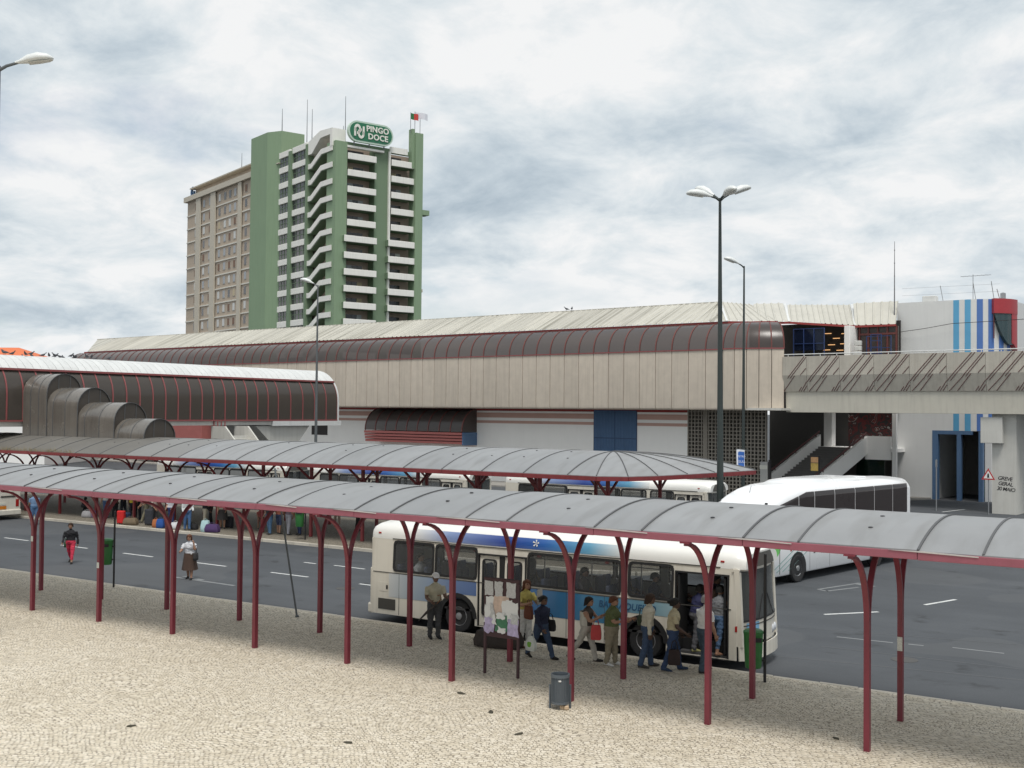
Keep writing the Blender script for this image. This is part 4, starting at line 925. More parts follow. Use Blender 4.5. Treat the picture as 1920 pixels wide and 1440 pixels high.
# block seen past the tower's right edge
ap_ = thing('apartment_block', 'narrow sliver of a distant brownish apartment block right of the tower', 'building', T0 + Matrix.Rotation(TQ, 3, 'Z') @ Vector((14.6, 14, 0)), TQ)
MB().box(0, 12, 0, 14, 0, 29.5).build('wall', mat('far_brown', (.27, .22, .19), .8, .1, .5), ap_)
for k in range(6): MB().box(-.5, 0, 1 + .0, 6, 12 + k * 2.9, 13 + k * 2.9).build('balcony', m_beige, ap_)
MB().box(-.2, 12.2, -.2, 14.2, 29.5, 30.1).build('roof', m_pil, ap_)
# orange-roofed house beyond the footbridge
hs = thing('tiled_house', 'distant house with an orange tiled hip roof behind the footbridge', 'house', atd(-15, 760, 128) * 1, R(30)); hs.location.z = -.13
m_tile = mat('orange_tiles', (.62, .16, .06), .7, .15, 3)
MB().box(-9, 9, -6, 6, 0, 10.5).build('wall', m_wall, hs)
hr = MB(); hr.add([(-9.6, -6.6, 10.4), (9.6, -6.6, 10.4), (9.6, 6.6, 10.4), (-9.6, 6.6, 10.4), (-3, 0, 13.0), (3, 0, 13.0)], [(0, 1, 5, 4), (1, 2, 5), (2, 3, 4, 5), (3, 0, 4), (3, 2, 1, 0)]); hr.build('roof', m_tile, hs)
for x in (-6, -2, 2, 6): MB().box(x - .6, x + .6, -6.05, -6, 6.5, 8.2).build('window', m_win, hs)

# ------------------------------------------------------------------ street lamps
m_pole = mat('lamp_green_black', (.028, .038, .036), .45, .15, 3)
m_poleL = mat('lamp_grey', (.10, .11, .115), .5, .15, 3)
m_head = mat('lamp_head', (.68, .70, .69), .4, .08, 3); m_lens = mat('lamp_lens', (.62, .62, .58), .25)
def lamp(label, pos, H, heads, rb=.15, rt=.05, matl=None, arm=.5, hl=1.0, lean=0.0, group='street lamps with pale teardrop heads'):
    t = thing('street_lamp', label, 'street lamp', pos, 0, group)
    MB().tube([(0, 0, 0), (0, 0, H * .5), (0, 0, H)], [rb, (rb + rt) * .52, rt], 12).build('pole', matl or m_pole, t, 60)
    MB().lathe([(rb * 1.7, 0), (rb * 1.7, .05), (rb * 1.1, .12)], 12).build('pole_base', matl or m_pole, t)
    for a, tilt in heads:
        d = Vector((math.cos(a), math.sin(a), 0)); s = Vector((-d.y, d.x, 0)); e = d * arm + Vector((0, 0, H + .02 + arm * math.tan(tilt)))
        MB().tube([(0, 0, H - .12), d * arm * .4 + Vector((0, 0, H - .02 + arm * .3 * math.tan(tilt))), e], [.05, .045, .04], 8).build('arm', matl or m_pole, t, 60)
        ax = (d * math.cos(tilt) + Vector((0, 0, math.sin(tilt)))).normalized(); up = s.cross(ax) * -1
        if up.z < 0: up = -up
        prof_ = [(-.08, .045, .05, 0), (.05, .085, .08, .0), (.3, .17, .17, .02), (.6, .205, .19, .03), (.85, .165, .14, .01), (.97, .08, .06, -.01), (1.0, .02, .02, -.02)]
        b = MB(); b.loft([[e + ax * (u * hl) + s * (w * hl * math.cos(R(30 * k))) + up * ((h if math.sin(R(30 * k)) > 0 else h * .45) * hl * math.sin(R(30 * k)) + o * hl) for k in range(12)] for u, w, h, o in prof_], True)
        hd = b.build('lamp_head', m_head, t, 50)
        l = MB(); l.loft([[e + ax * (u * hl) + s * (w * hl * .75 * math.cos(R(30 * k))) + up * (-(h * .45 + .012) * hl + .02 * hl * math.sin(R(30 * k)) + o * hl) for k in range(12)] for u, w, h, o in prof_[2:6]], True); l.build('lens', m_lens, hd, 50)
    return t
def gp(px, d): 
    p = atd(px, 760, d); return Vector((p.x, p.y, RZ))
HR = math.atan2(_r0.y, _r0.x)             # heading of image right
lm = lamp('tall dark lamp post with four pale heads at the end of the platform canopy', gp(1352, 46), 15.15, [(HR + R(180), R(8)), (HR + R(130), R(24)), (HR + R(10), R(20)), (HR - R(75), R(5))], .16, .055, arm=.38, hl=1.02)
lm.rotation_euler = (0, R(-.35), 0)
lamp('slim single-headed lamp post right of the tall four-headed one', gp(1394, 70), 15.5, [(HR + R(185), R(20))], .12, .05, arm=.35, hl=1.0)
lamp('single-headed lamp post rising before the tower, behind the platform canopy', gp(593, 84), 15.6, [(HR + R(175), R(18))], .13, .05, m_poleL, .4, 1.0)
lamp('lamp post cut by the left edge of the picture with head reaching right', gp(-15, 30.5), 15.6, [(HR + R(5), R(10))], .07, .045, m_poleL, .5, .95)
# banner strapped to the slim lamp
bn = thing('blue_banner', 'small blue and white banner hanging beside the slim lamp post', 'banner', atd(1389, 842, 68.5) * 1, HR)
bz = bn.location.z; bn.location.z = bz - .75
m_bw = mat('banner_white', (.70, .72, .76), .7); m_bb = mat('banner_blue', (.03, .12, .42), .7)
b = MB(); b.grid([[(x, .06 * math.sin(z * 3 + x * 2), z - .1 * x) for x in (-.25, 0, .25)] for z in (-.7, -.3, .1, .4, .72)], (0, .012, 0)); b.build('cloth', m_bw, bn)
b = MB(); b.grid([[(x, .06 * math.sin(z * 3 + x * 2) - .012, z - .1 * x) for x in (-.16, 0, .22)] for z in (-.3, .1, .4, .6)], (0, .006, 0)); b.build('printed_field', m_bb, bn)
text_mesh('PETRO', .16, .002, m_bw, 'lettering', bn, Matrix.Translation((.03, -.07, .3)) @ Rx90); text_mesh('SUL', .22, .002, m_bw, 'lettering', bn, Matrix.Translation((.03, -.05, -.02)) @ Rx90)
MB().tube([(-.3, .06, .75), (.5, .1, .72)], .02, 6).build('bracket', m_pole, bn)
# pigeons
def pigeon(pos, hd, g, label, sc=1.0):
    b = MB(); b.loft([[(x * sc, r * math.cos(R(45 * k)) * sc, (z + r * .9 * math.sin(R(45 * k))) * sc) for k in range(8)] for x, r, z in ((-.26, .012, .10), (-.17, .03, .12), (-.08, .065, .135), (.02, .078, .15), (.09, .06, .19), (.12, .036, .245), (.15, .034, .275), (.185, .022, .275), (.215, .006, .265))], True)
    for s in (-.03, .03): b.tube([(.01 * sc, s * sc, 0), (.01 * sc, s * sc, .1 * sc)], .008, 4)
    o = b.build('pigeon', mat('pigeon_grey', (.05, .053, .062), .6, .3, 20), None, 60, pos, hd); tag(o, label, 'pigeon', g)
rp = random.Random(3)
for px in (2, 9, 30, 37, 55, 60, 72, 88, 99, 106, 112, 122, 131, 132, 148, 151, 163, 173, 191, 198, 309):
    for Y in (None,):
        # stand on the ridge of the footbridge roof
        u = (px - 960) / FPX; d0 = ray(px, 675); Yr = -65.5 / d0.x * d0.y
        ax_ = R(90) + R(rp.uniform(-14, 22)); x, z = -65.5 + 2.57 * math.cos(ax_), 6.9 + 2.57 * math.sin(ax_)
        pigeon((x, Yr, z), rp.uniform(0, 6.28), 'pigeons on the footbridge roof', 'dark pigeon perched on the white footbridge roof', 1.1)
for px, py in ((1062, 583), (1072, 581)):
    d0 = ray(px, py); q = SL(-.3, 3); n_ = Vector((math.sin(PHI), math.cos(PHI), 0)); tt = (q - Vector((0, 0, EYE))).dot(n_) / d0.dot(n_); P = Vector((0, 0, EYE)) + d0 * tt
    pigeon((P.x, P.y, 15.10), rp.uniform(0, 6.28), 'pigeons on the station roof', 'dark pigeon perched on the station roof ridge', 1.2)
# ------------------------------------------------------------------ vehicles
m_busw = mat('bus_cream_white', (.66, .625, .545), .38, .07, 1.5, spec=.5, coat=.25, streak=.30, streak_col=(.40, .36, .29))
m_roofw = mat('bus_roof_white', (.76, .755, .72), .4, .06, 1.2, coat=.2)
m_rub = mat('black_rubber', (.013, .013, .014), .6, .1, 5)
m_tyre = mat('tyre', (.020, .020, .021), .85, .2, 6)
m_rim = mat('steel_rim', (.30, .30, .31), .45, .2, 6, metal=.5)
m_chrome = mat('chrome_rim', (.62, .62, .62), .25, .1, 6, metal=.9)
m_pane = glass('bus_pane', (.50, .52, .52), .90, .04, 1.0)
m_tint = glass('coach_pane', (.11, .09, .09), .50, .05, 1.2)
m_int = mat('bus_interior', (.30, .30, .30), .8, .1, 2); m_floor = mat('bus_floor', (.06, .06, .062), .8)
m_seat = mat('seat_moquette', (.10, .12, .19), .9, .2, 20); m_alu = mat('grab_rail', (.55, .55, .52), .35, .05, 3, metal=.3)
m_lampr = mat('lamp_red', (.35, .015, .012), .3); m_lampo = mat('lamp_orange', (.60, .20, .02), .3); m_lampw = mat('lamp_clear', (.55, .57, .6), .15, .2, 20)
m_grille = mat('dark_grille', (.055, .052, .045), .7, .2, 20); m_plate = mat('number_plate', (.62, .62, .55), .5)
def livery(name, stops):
    m = bpy.data.materials.new(name); m.use_nodes = True; t = m.node_tree; b = t.nodes['Principled BSDF']
    tc = t.nodes.new('ShaderNodeTexCoord'); s = t.nodes.new('ShaderNodeSeparateXYZ'); t.links.new(tc.outputs['Object'], s.inputs[0])
    t.links.new(ramp(t, M(t, 'MULTIPLY_ADD', s.outputs[0], 1 / 12, .5), [((x + 6) / 12, c) for x, c in stops]), b.inputs['Base Color']); b.inputs['Roughness'].default_value = .35; b.inputs['Coat Weight'].default_value = .3; return m
m_band = livery('livery_gradient', [(-5.2, (.56, .57, .56)), (-4.2, (.30, .36, .42)), (-2.6, (.10, .17, .34)), (-1.2, (.05, .11, .30)), (.6, (.022, .12, .26)), (2.2, (.04, .18, .31)), (3.4, (.16, .30, .37)), (4.1, (.30, .42, .46))])
m_band2 = livery('livery_gradient_roof', [(-4.2, (.64, .64, .62)), (-3.0, (.20, .27, .46)), (-1.0, (.02, .05, .25)), (.2, (.02, .10, .34)), (1.6, (.10, .30, .45)), (2.6, (.62, .64, .63))])
def yside(z): return 1.25 if z < 1.5 else 1.25 - .045 * (z - 1.5)
def side_strip(b, s, x0, x1, z0, z1, off=0.0, th=.03):
    zs = [z0] + [z for z in (1.5,) if z0 < z < z1] + [z1]
    for za, zb in zip(zs[:-1], zs[1:]):
        b.add([(x, s * (yside(z) + off - d), z) for x in (x0, x1) for z in (za, zb) for d in (0, th)], [(0, 4, 6, 2), (1, 3, 7, 5), (0, 2, 3, 1), (4, 5, 7, 6), (2, 6, 7, 3), (0, 1, 5, 4)])
def side_wall(s, x0, x1, z0, z1, opens, arches, R_=.60):
    b = MB(); xs = {x0, x1}
    for o in opens: xs |= {o[0], o[1]}
    for c in arches:
        for k in range(13): xs.add(round(c - R_ * math.cos(math.pi * k / 12), 4))
    xs = sorted(xs)
    for a, c in zip(xs[:-1], xs[1:]):
        m = (a + c) / 2; lo = z0
        for w in arches:
            if abs(m - w) < R_: lo = max(lo, .48 + math.sqrt(max(R_ ** 2 - (m - w) ** 2, 0)))
        cut = sorted([(o[2], o[3]) for o in opens if o[0] - 1e-6 <= m <= o[1] + 1e-6]); z = lo
        for p, q in cut:
            if p > z + .005: side_strip(b, s, a, c, z, p)
            z = max(z, q)
        if z < z1: side_strip(b, s, a, c, z, z1)
    return b
def rrect(x0, x1, z0, z1, r, n=5):
    pts = []
    for cx, cz, a in ((x1 - r, z1 - r, 0), (x0 + r, z1 - r, 90), (x0 + r, z0 + r, 180), (x1 - r, z0 + r, 270)):
        pts += [(cx + r * math.cos(R(a + 90 * i / n)), cz + r * math.sin(R(a + 90 * i / n))) for i in range(n + 1)]
    return pts
def window(par, s, x0, x1, z0, z1, name='window', bars=(), pane=None, rim=None, r=.13, fr=.045):
    """rubber-framed pane with rounded corners set in the side"""
    o = rrect(x0 - .02, x1 + .02, z0 - .02, z1 + .02, r); i = rrect(x0 + fr, x1 - fr, z0 + fr, z1 - fr, r * .8)
    def P(p, off): return (p[0], s * (yside(p[1]) + off), p[1])
    b = MB(); n = len(o)
    b.loft([[P(o[k], .002), P(o[k], .02), P(i[k], .02), P(i[k], -.02)] for k in range(n)] + [[P(o[0], .002), P(o[0], .02), P(i[0], .02), P(i[0], -.02)]], False)
    f = b.build(name, rim or m_rub, par)
    MB().add([P(p, .006) for p in i], [tuple(range(n))]).build('pane', pane or m_pane, f)
    for x in bars: MB().box(x - .02, x + .02, min(s * yside(2) - .02, s * yside(2) + .02), max(s * yside(2) - .02, s * yside(2) + .02), z0, z1).build('window_bar', m_rub, f)
    return f
def wheel(par, x, s, r, w, rimm, yo=1.2):
    t = MB(); y0, y1 = s * yo, s * (yo - w)
    def ring(rr, y): return [(x + rr * math.cos(2 * math.pi * k / 24), y, r + rr * math.sin(2 * math.pi * k / 24)) for k in range(24)]
    t.loft([ring(r * .56, y0 - s * .03), ring(r * .66, y0), ring(r * .92, y0), ring(r, y0 - s * .05), ring(r, y1 + s * .05), ring(r * .9, y1), ring(r * .3, y1)], True)
    wh = t.build('wheel', m_tyre, par, 40)
    t = MB(); t.loft([ring(r * .60, y0 - s * .035), ring(r * .54, y0 - s * .02), ring(r * .44, y0 - s * .08), ring(r * .24, y0 - s * .07), ring(r * .20, y0 - s * .01), ring(r * .07, y0)], True); rm = t.build('rim', rimm, wh, 30)
    for k in range(8):
        a = 2 * math.pi * k / 8; b = MB(); b.ball((x + r * .34 * math.cos(a), y0 - s * .07, r + r * .34 * math.sin(a)), r * .07, .02, r * .07, 6, 4); b.build('rim_hole', m_rub, rm)
    return wh
BW = [(-4.94, -3.48, 1.58, 2.46), (-3.41, -1.97, 1.58, 2.46), (-.28, 1.10, 1.58, 2.46), (1.16, 2.56, 1.58, 2.46), (2.79, 4.04, 1.58, 2.46)]
D1 = (-1.88, -.36, .30, 2.29); D2 = (4.14, 5.50, .30, 2.31)
FRONT = [(5.74, 1.248), (5.86, 1.12), (5.95, .85), (6.02, .45), (6.04, 0), (6.02, -.45), (5.95, -.85), (5.86, -1.12), (5.74, -1.248)]
def city_bus(label, pos, rz, letters=True, group=None, door_open=True):
    t = thing('city_bus', label, 'bus', pos, rz, group)
    for s in (-1, 1):
        ops = BW + ([D1, D2] if s < 0 else [(-1.80, -.40, 1.58, 2.46), (4.25, 5.35, 1.5, 2.46)])
        side_wall(s, -5.76, 5.74, .28, 2.52, ops, (-2.61, 3.26)).build('side_wall', m_busw, t)
        for w in BW: window(t, s, *w)
        if s > 0:
            window(t, s, -1.80, -.40, 1.58, 2.46); window(t, s, 4.25, 5.35, 1.5, 2.46, 'driver_window')
        # livery bands stand just proud of the side
        for a, c, zl in ((-5.1, -3.24, .80), (-3.24, -1.97, 1.12), (-1.97, -.3, .80), (-.32, 2.62, .80), (2.62, 4.08, 1.16)):
            if s < 0 and a == -1.97: continue
            b = MB(); side_strip(b, s, a, c, zl, 1.50, .006, .005); b.build('livery_band', m_band, t)
        MB().box(-5.7, 5.6, min(s * 1.251, s * 1.262), max(s * 1.251, s * 1.262), 1.505, 1.525).build('rub_strip', m_grille, t)
        for x in (-4.72, -3.36, -.22, .95, 2.1, 4.09): MB().box(x - .006, x + .006, min(s * 1.25, s * 1.2585), max(s * 1.25, s * 1.2585), .30, 1.5).build('panel_joint', m_grille, t)
        MB().bbox(-5.45, -5.15, min(s * 1.251, s * 1.258), max(s * 1.251, s * 1.258), .95, 1.22, .003).build('filler_flap', m_busw, t); MB().box(-5.2, -5.14, min(s * 1.258, s * 1.264), max(s * 1.258, s * 1.264), 1.02, 1.14).build('flap_lock', m_rub, t)
        for x in (-2.61, 3.26):
            wheel(t, x, s, .48, .30, m_rim)
            a = MB(); rr = [[(x + q * math.cos(math.pi * k / 14), s * yy, .48 + q * math.sin(math.pi * k / 14)) for q, yy in ((.54, 1.264), (.67, 1.264), (.67, 1.24), (.54, .75))] for k in range(15)]; a.loft(rr, True); a.build('wheel_arch', m_rub, t)
    # roof shell
    b = MB(); prof_ = [(1.207, 2.50), (1.205, 2.62), (1.17, 2.76), (1.08, 2.87), (.9, 2.94), (.5, 2.985), (0, 3.0)]; prof_ += [(-y, z) for y, z in reversed(prof_[:-1])]
    rings = []
    for x, sy, dz in ((-5.84, .93, -.16), (-5.80, .975, -.07), (-5.68, 1.0, -.015), (-5.2, 1, 0), (-1, 1, 0), (3, 1, 0), (5.2, 1, 0), (5.62, 1, -.01), (5.82, .975, -.05), (5.93, .92, -.12)):
        rings.append([(x, y * sy, 2.5 + (z - 2.5) * (1 + dz / .5)) for y, z in prof_])
    b.loft(rings, True); b.build('roof', m_roofw, t, 45)
    for x in (-3.2, 2.9): MB().bbox(x - .35, x + .35, -.4, .4, 3.0, 3.06, .03).build('roof_hatch', m_roofw, t)
    for s in (-1, 1):
        b = MB(); b.grid([[(x, s * (1.207 + .006), 2.56), (x, s * (1.205 + .006), 2.62), (x, s * (1.17 + .006), 2.765), (x, s * 1.115, 2.85)] for x in (-4.2, -2, 0, 2, 2.7)]); b.build('roof_band', m_band2, t, 40)
        MB().box(-5.0, 5.3, min(s * 1.208, s * 1.222), max(s * 1.208, s * 1.222), 2.505, 2.53).build('rain_gutter', m_grille, t)
    for x in (-5.5, 5.35):
        for s in (-1, 1): MB().bbox(x - .05, x + .05, min(s * 1.19, s * 1.215), max(s * 1.19, s * 1.215), 2.64, 2.69, .008).build('marker_lamp', m_lampr, t)
    # front
    def fr(z0, z1, lean0, lean1, m, name, k=None, th=.03, sc=1.0):
        b = MB(); pts = FRONT if k is None else FRONT[k:-k]
        b.loft([[(x + lean0, y * sc, z0), (x + lean1, y * sc, z1), (x + lean1 - th, y * sc, z1), (x + lean0 - th, y * sc, z0)] for x, y in pts], True); return b.build(name, m, t, 40)
    fr(.62, 1.22, .0, -.0, m_busw, 'front_panel'); fr(1.22, 2.44, -.002, -.10, m_pane, 'windscreen', 1, .012); fr(2.44, 2.52, -.09, -.10, m_busw, 'windscreen_header')
    fr(2.53, 2.84, .0, -.06, m_grille, 'destination_panel', 1, .02, .93); fr(.28, .62, .09, .08, m_busw, 'front_bumper')
    fr(1.10, 1.125, .012, .012, m_grille, 'front_seam')
    MB().box(6.0, 6.05, -.02, .02, 1.22, 2.42).build('windscreen_bar', m_rub, t)
    fr(1.20, 1.245, .012, .008, m_rub, 'windscreen_rubber', 1, .04)
    for s in (-1, 1):
        MB().prism([(5.76, .62), (5.90, .62), (5.80, 2.5), (5.66, 2.5)], min(s * 1.12, s * 1.24), max(s * 1.12, s * 1.24), 'y').build('corner_pillar', m_busw, t)
        b = MB(); b.ball((5.93, s * .86, .83), .07, .12, .12, 12, 8); b.ball((5.975, s * .60, .83), .06, .11, .11, 12, 8); h = b.build('headlamp', m_lampw, t, 60); h['kind'] = 'stuff' if False else ''
        del h['kind']
        MB().bbox(5.70, 5.76, min(s * 1.245, s * 1.262), max(s * 1.245, s * 1.262), .98, 1.12, .008).build('indicator', m_lampr, t)
        if s > 0: continue
        b = MB(); b.tube([(5.78, s * 1.2, 2.45), (6.05, s * 1.3, 2.48), (6.2, s * 1.36, 2.3), (6.2, s * 1.36, 1.95)], .018, 6); b.build('mirror_arm', m_rub, t, 60)
        MB().bbox(6.13, 6.25, s * 1.36 - .11, s * 1.36 + .11, 1.62, 2.02, .03).build('mirror', m_rub, t)
    if letters:
        b = MB(); b.loft([[(x + .006, y, 1.17), (x + .006, y, .92)] for x, y in ((5.90, -1.0), (5.955, -.85), (5.99, -.65), (6.02, -.45))], False, 0, False); b.build('front_decal', mat('decal_blue', (.16, .36, .55), .4, .5, 5), t)
    for s in (-1, 1): MB().tube([(6.04, s * .5, 1.25), (6.0, s * .15, 1.8)], .012, 5).build('wiper', m_rub, t)
    # rear
    MB().bbox(-5.84, -5.72, -1.235, 1.235, .52, 1.62, .03).build('rear_panel', m_busw, t); MB().bbox(-5.93, -5.70, -1.24, 1.24, .26, .56, .04).build('rear_bumper', m_busw, t)
    MB().bbox(-5.82, -5.74, -1.2, 1.2, 1.62, 2.52, .03).build('rear_upper', m_busw, t); MB().prism(rrect(-.95, .95, 1.72, 2.36, .12), -5.845, -5.823, 'x').build('rear_window', m_tint, t)
    for s in (-1, 1):
        MB().box(-5.86, -5.84, s * 1.02 - .09, s * 1.02 + .09, .72, 1.12).build('tail_lamp', m_lampr, t)
        MB().bbox(-5.5, -4.85, min(s * 1.252, s * 1.262), max(s * 1.252, s * 1.262), .42, .74, .004).build('side_grille', m_grille, t)
    MB().box(-5.86, -5.84, -.35, .6, .60, .78).build('rear_sticker', m_lampo, t); MB().box(-5.86, -5.84, -.9, .0, 1.25, 1.34).build('rear_lettering', m_grille, t)
    MB().box(-5.86, -5.84, .3, .85, .9, 1.45).build('engine_grille', m_grille, t); MB().box(-5.862, -5.842, -.3, .25, .84, .95).build('number_plate', m_plate, t)
    # doors: folding leaves
    for (x0, x1, z0, z1), op in ((D1, False), (D2, door_open)):
        if not op:
            for a, c in ((x0 + .02, (x0 + x1) / 2 - .09), ((x0 + x1) / 2 + .09, x1 - .02)):
                b = side_wall(-1, a, c, z0 + .02, z1 - .02, [(a + .10, c - .10, .62, z1 - .12)], (), .1); d = b.build('door_leaf', m_busw, t)
                window(d, -1, a + .10, c - .10, .62, z1 - .12, 'door_window', r=.1, fr=.025)
            MB().box((x0 + x1) / 2 - .085, (x0 + x1) / 2 + .085, -1.235, -1.21, z0, z1).build('door_seal', m_rub, t)
        else:
            for x in (x0 + .03, x1 - .10):
                d = MB().bbox(x, x + .05, -1.24, -.72, z0 + .1, z1 - .05, .01).build('door_leaf', m_rub, t)
        b = MB(); b.box(x0 - .04, x0, -1.262, -1.2, z0, z1 + .04); b.box(x1, x1 + .04, -1.262, -1.2, z0, z1 + .04); b.box(x0, x1, -1.262, -1.2, z1, z1 + .04); b.build('door_frame', m_rub, t)
    # inside
    MB().box(-5.7, 4.1, -1.2, 1.2, .66, .72).build('floor', m_floor, t); MB().box(4.1, 5.7, -.45, 1.2, .66, .72).build('floor', m_floor, t)
    for k, (y0, y1, z) in enumerate(((-1.2, -.8, .36), (-.8, -.45, .52))): MB().box(4.1, 5.55, y0, y1, z - .12, z).build('entry_step', m_floor, t)
    MB().box(-5.72, -5.66, -1.2, 1.2, .7, 2.5).build('rear_lining', m_int, t); MB().box(-5.6, 5.5, -1.15, 1.15, 2.5, 2.53).build('ceiling_lining', m_int, t)
    MB().box(-5.7, 5.6, -1.0, 1.0, .30, .64).build('chassis', m_rub, t)
    for y in (-.85, -.42, .42, .85):
        for i in range(8):
            x = -4.9 + i * 1.0
            if y < 0 and (-1.95 < x < -.2 or x > 3.2): continue
            st_ = MB(); st_.bbox(x, x + .42, y - .2, y + .2, .72, 1.16, .04); st_.bbox(x - .1, x + .0, y - .2, y + .2, 1.1, 1.75, .04); st_.build('seat', m_seat, t)
    for x in (-2.0, -.3, 1.2, 2.7, 4.0):
        MB().tube([(x, -.3, .72), (x, -.3, 2.5)], .018, 6).build('grab_pole', m_alu, t)
    for y in (-.35, .35): MB().tube([(-5, y, 2.2), (4.5, y, 2.2)], .016, 6).build('grab_rail', m_alu, t)
    MB().bbox(4.4, 4.85, .4, .95, .72, 1.7, .06).build('driver_seat', m_seat, t); MB().bbox(5.3, 5.7, -.4, 1.1, .72, 1.2, .05).build('dashboard', m_rub, t)
    b = MB(); b.tube([(5.15 + .16 * math.cos(a) * .5, .65 + .24 * math.sin(a), 1.25 + .12 * math.cos(a)) for a in [2 * math.pi * k / 14 for k in range(15)]], .016, 5); b.build('steering_wheel', m_rub, t)
    if letters:
        m_txt = mat('lettering_blue', (.015, .07, .16), .4)
        text_mesh('BARRAQUEIRO', .24, .002, m_txt, 'lettering', t, Matrix.Translation((2.75, -1.262, 1.30)) @ Rx90, 1.02, .004, .18)
        b = MB()
        for k in range(5):
            a = k * 1.26; b.prism([(.1 * math.cos(a), .1 * math.sin(a)), (.1 * math.cos(a + .5), .1 * math.sin(a + .5)), (.02, 0)], 0, .004, 'z')
        o = b.build('emblem', m_roofw, t); o.matrix_local = Matrix.Translation((-.05, -1.197, 2.73)) @ Matrix.Rotation(R(-14), 4, 'X') @ Rx90
    return t
busA = city_bus('white bus with blue band boarding passengers at its open front door', (-16.0, 27.56, RZ), 0.0, True, 'blue-banded city buses')
bus2 = city_bus('bus seen from behind at the left edge with an orange rear sticker', (-63.5, 37.55, RZ), math.pi, False, 'blue-banded city buses', False)
# buses on the far side of the platform canopy
b3 = copy_tree(bus2); b3.location = (-27.2, 52.2, RZ); b3.rotation_euler = (0, 0, 0); b3['label'] = 'blue and white bus behind the right end of the platform canopy'
b4 = copy_tree(bus2); b4.location = (-41.5, 52.4, RZ); b4.rotation_euler = (0, 0, 0); b4['label'] = 'white bus half hidden behind the middle of the platform canopy'

b5 = copy_tree(bus2); b5.location = (-55.2, 52.3, RZ); b5.rotation_euler = (0, 0, 0); b5['label'] = 'bus glimpsed under the left half of the platform canopy'
# ------------------------------------------------------------------ white touring coach
coach = thing('touring_coach', 'white touring coach with tinted windows and a green swirl, turning on the road', 'coach', (0, 0, 0))
CA = Vector((-13.81, 41.66, RZ)); CD = Vector((.193, .981, 0)).normalized(); CN = Vector((CD.y, -CD.x, 0))
coach.location = CA + CD * 3.65 - CN * 1.27; coach.rotation_euler = (0, 0, math.atan2(-CD.y, -CD.x))
m_cw = mat('coach_white', (.80, .81, .82), .30, .015, .3, coat=.4)
secs = [(-6.15, 1.10, 3.30), (-6.08, 1.22, 3.48), (-5.9, 1.25, 3.56), (-4, 1.25, 3.60), (0, 1.25, 3.62), (2.6, 1.25, 3.62), (3.5, 1.25, 3.58), (4.3, 1.25, 3.46), (5.0, 1.245, 3.26), (5.5, 1.225, 3.06), (5.78, 1.20, 2.90)]
def csec(x, w, zt, zb=.34, n=8):
    rz_, ry = .42, .46; h = [(w - .04, zb), (w, zb + .06), (w, 1.3), (w, zt - rz_)] + [(w - ry + ry * math.cos(R(90 * i / n)), zt - rz_ + rz_ * math.sin(R(90 * i / n))) for i in range(1, n + 1)] + [((w - ry) * .5, zt + .035), (0, zt + .05)]
    return [(x, y, z) for y, z in h] + [(x, -y, z) for y, z in reversed(h[:-1])]
b = MB(); b.loft([csec(*s) for s in secs], True); body = b.build('body', m_cw, coach, 40)
# raked windscreen and lower front
fpts = [(0, 1.20), (.14, 1.05), (.24, .7), (.29, .3), (.30, 0), (.29, -.3), (.24, -.7), (.14, -1.05), (0, -1.20)]
b = MB(); b.loft([[(5.78 + dx * .4, y, 2.88 - .0 * dx), (6.0 + dx, y, 1.25), (5.9 + dx * .6, y, 1.25), (5.7, y, 2.88)] for dx, y in fpts], True); b.build('windscreen', m_tint, coach, 50)
b = MB(); b.loft([[(6.0 + dx, y, 1.25), (6.03 + dx, y, .75), (5.98 + dx, y, .34), (5.75, y, .34), (5.75, y, 1.25)] for dx, y in fpts], True); b.build('front_panel', m_cw, coach, 40)
b = MB(); b.loft([[(5.60 + dx * .5, y * .99, 3.04 - abs(y) * .12), (5.86 + dx * .5, y, 2.90 - abs(y) * .05), (5.80 + dx * .5, y, 2.80 - abs(y) * .05), (5.5, y * .99, 2.9 - abs(y) * .05)] for dx, y in fpts], True); b.build('roof_visor', m_cw, coach, 50)
def cy(z, w=1.25, zt=3.62):
    if z < zt - .42: return w
    f = min((z - (zt - .42)) / .42, .999); return w - .46 + .46 * math.sqrt(1 - f * f)
def cskin(poly, off, m, name, par=coach, sides=(1, -1)):
    """patch that follows the flank of the coach"""
    for s in sides:
        MB().add([(x, s * (cy(z, 1.25, 3.62 - max(0, x - 3.0) ** 1.6 * .115) + off), z) for x, z in poly], [tuple(range(len(poly)))]).build(name, m, par)
rows_z = [1.78, 2.0, 2.3, 2.6, 2.9, 3.1, 3.25, 3.34]
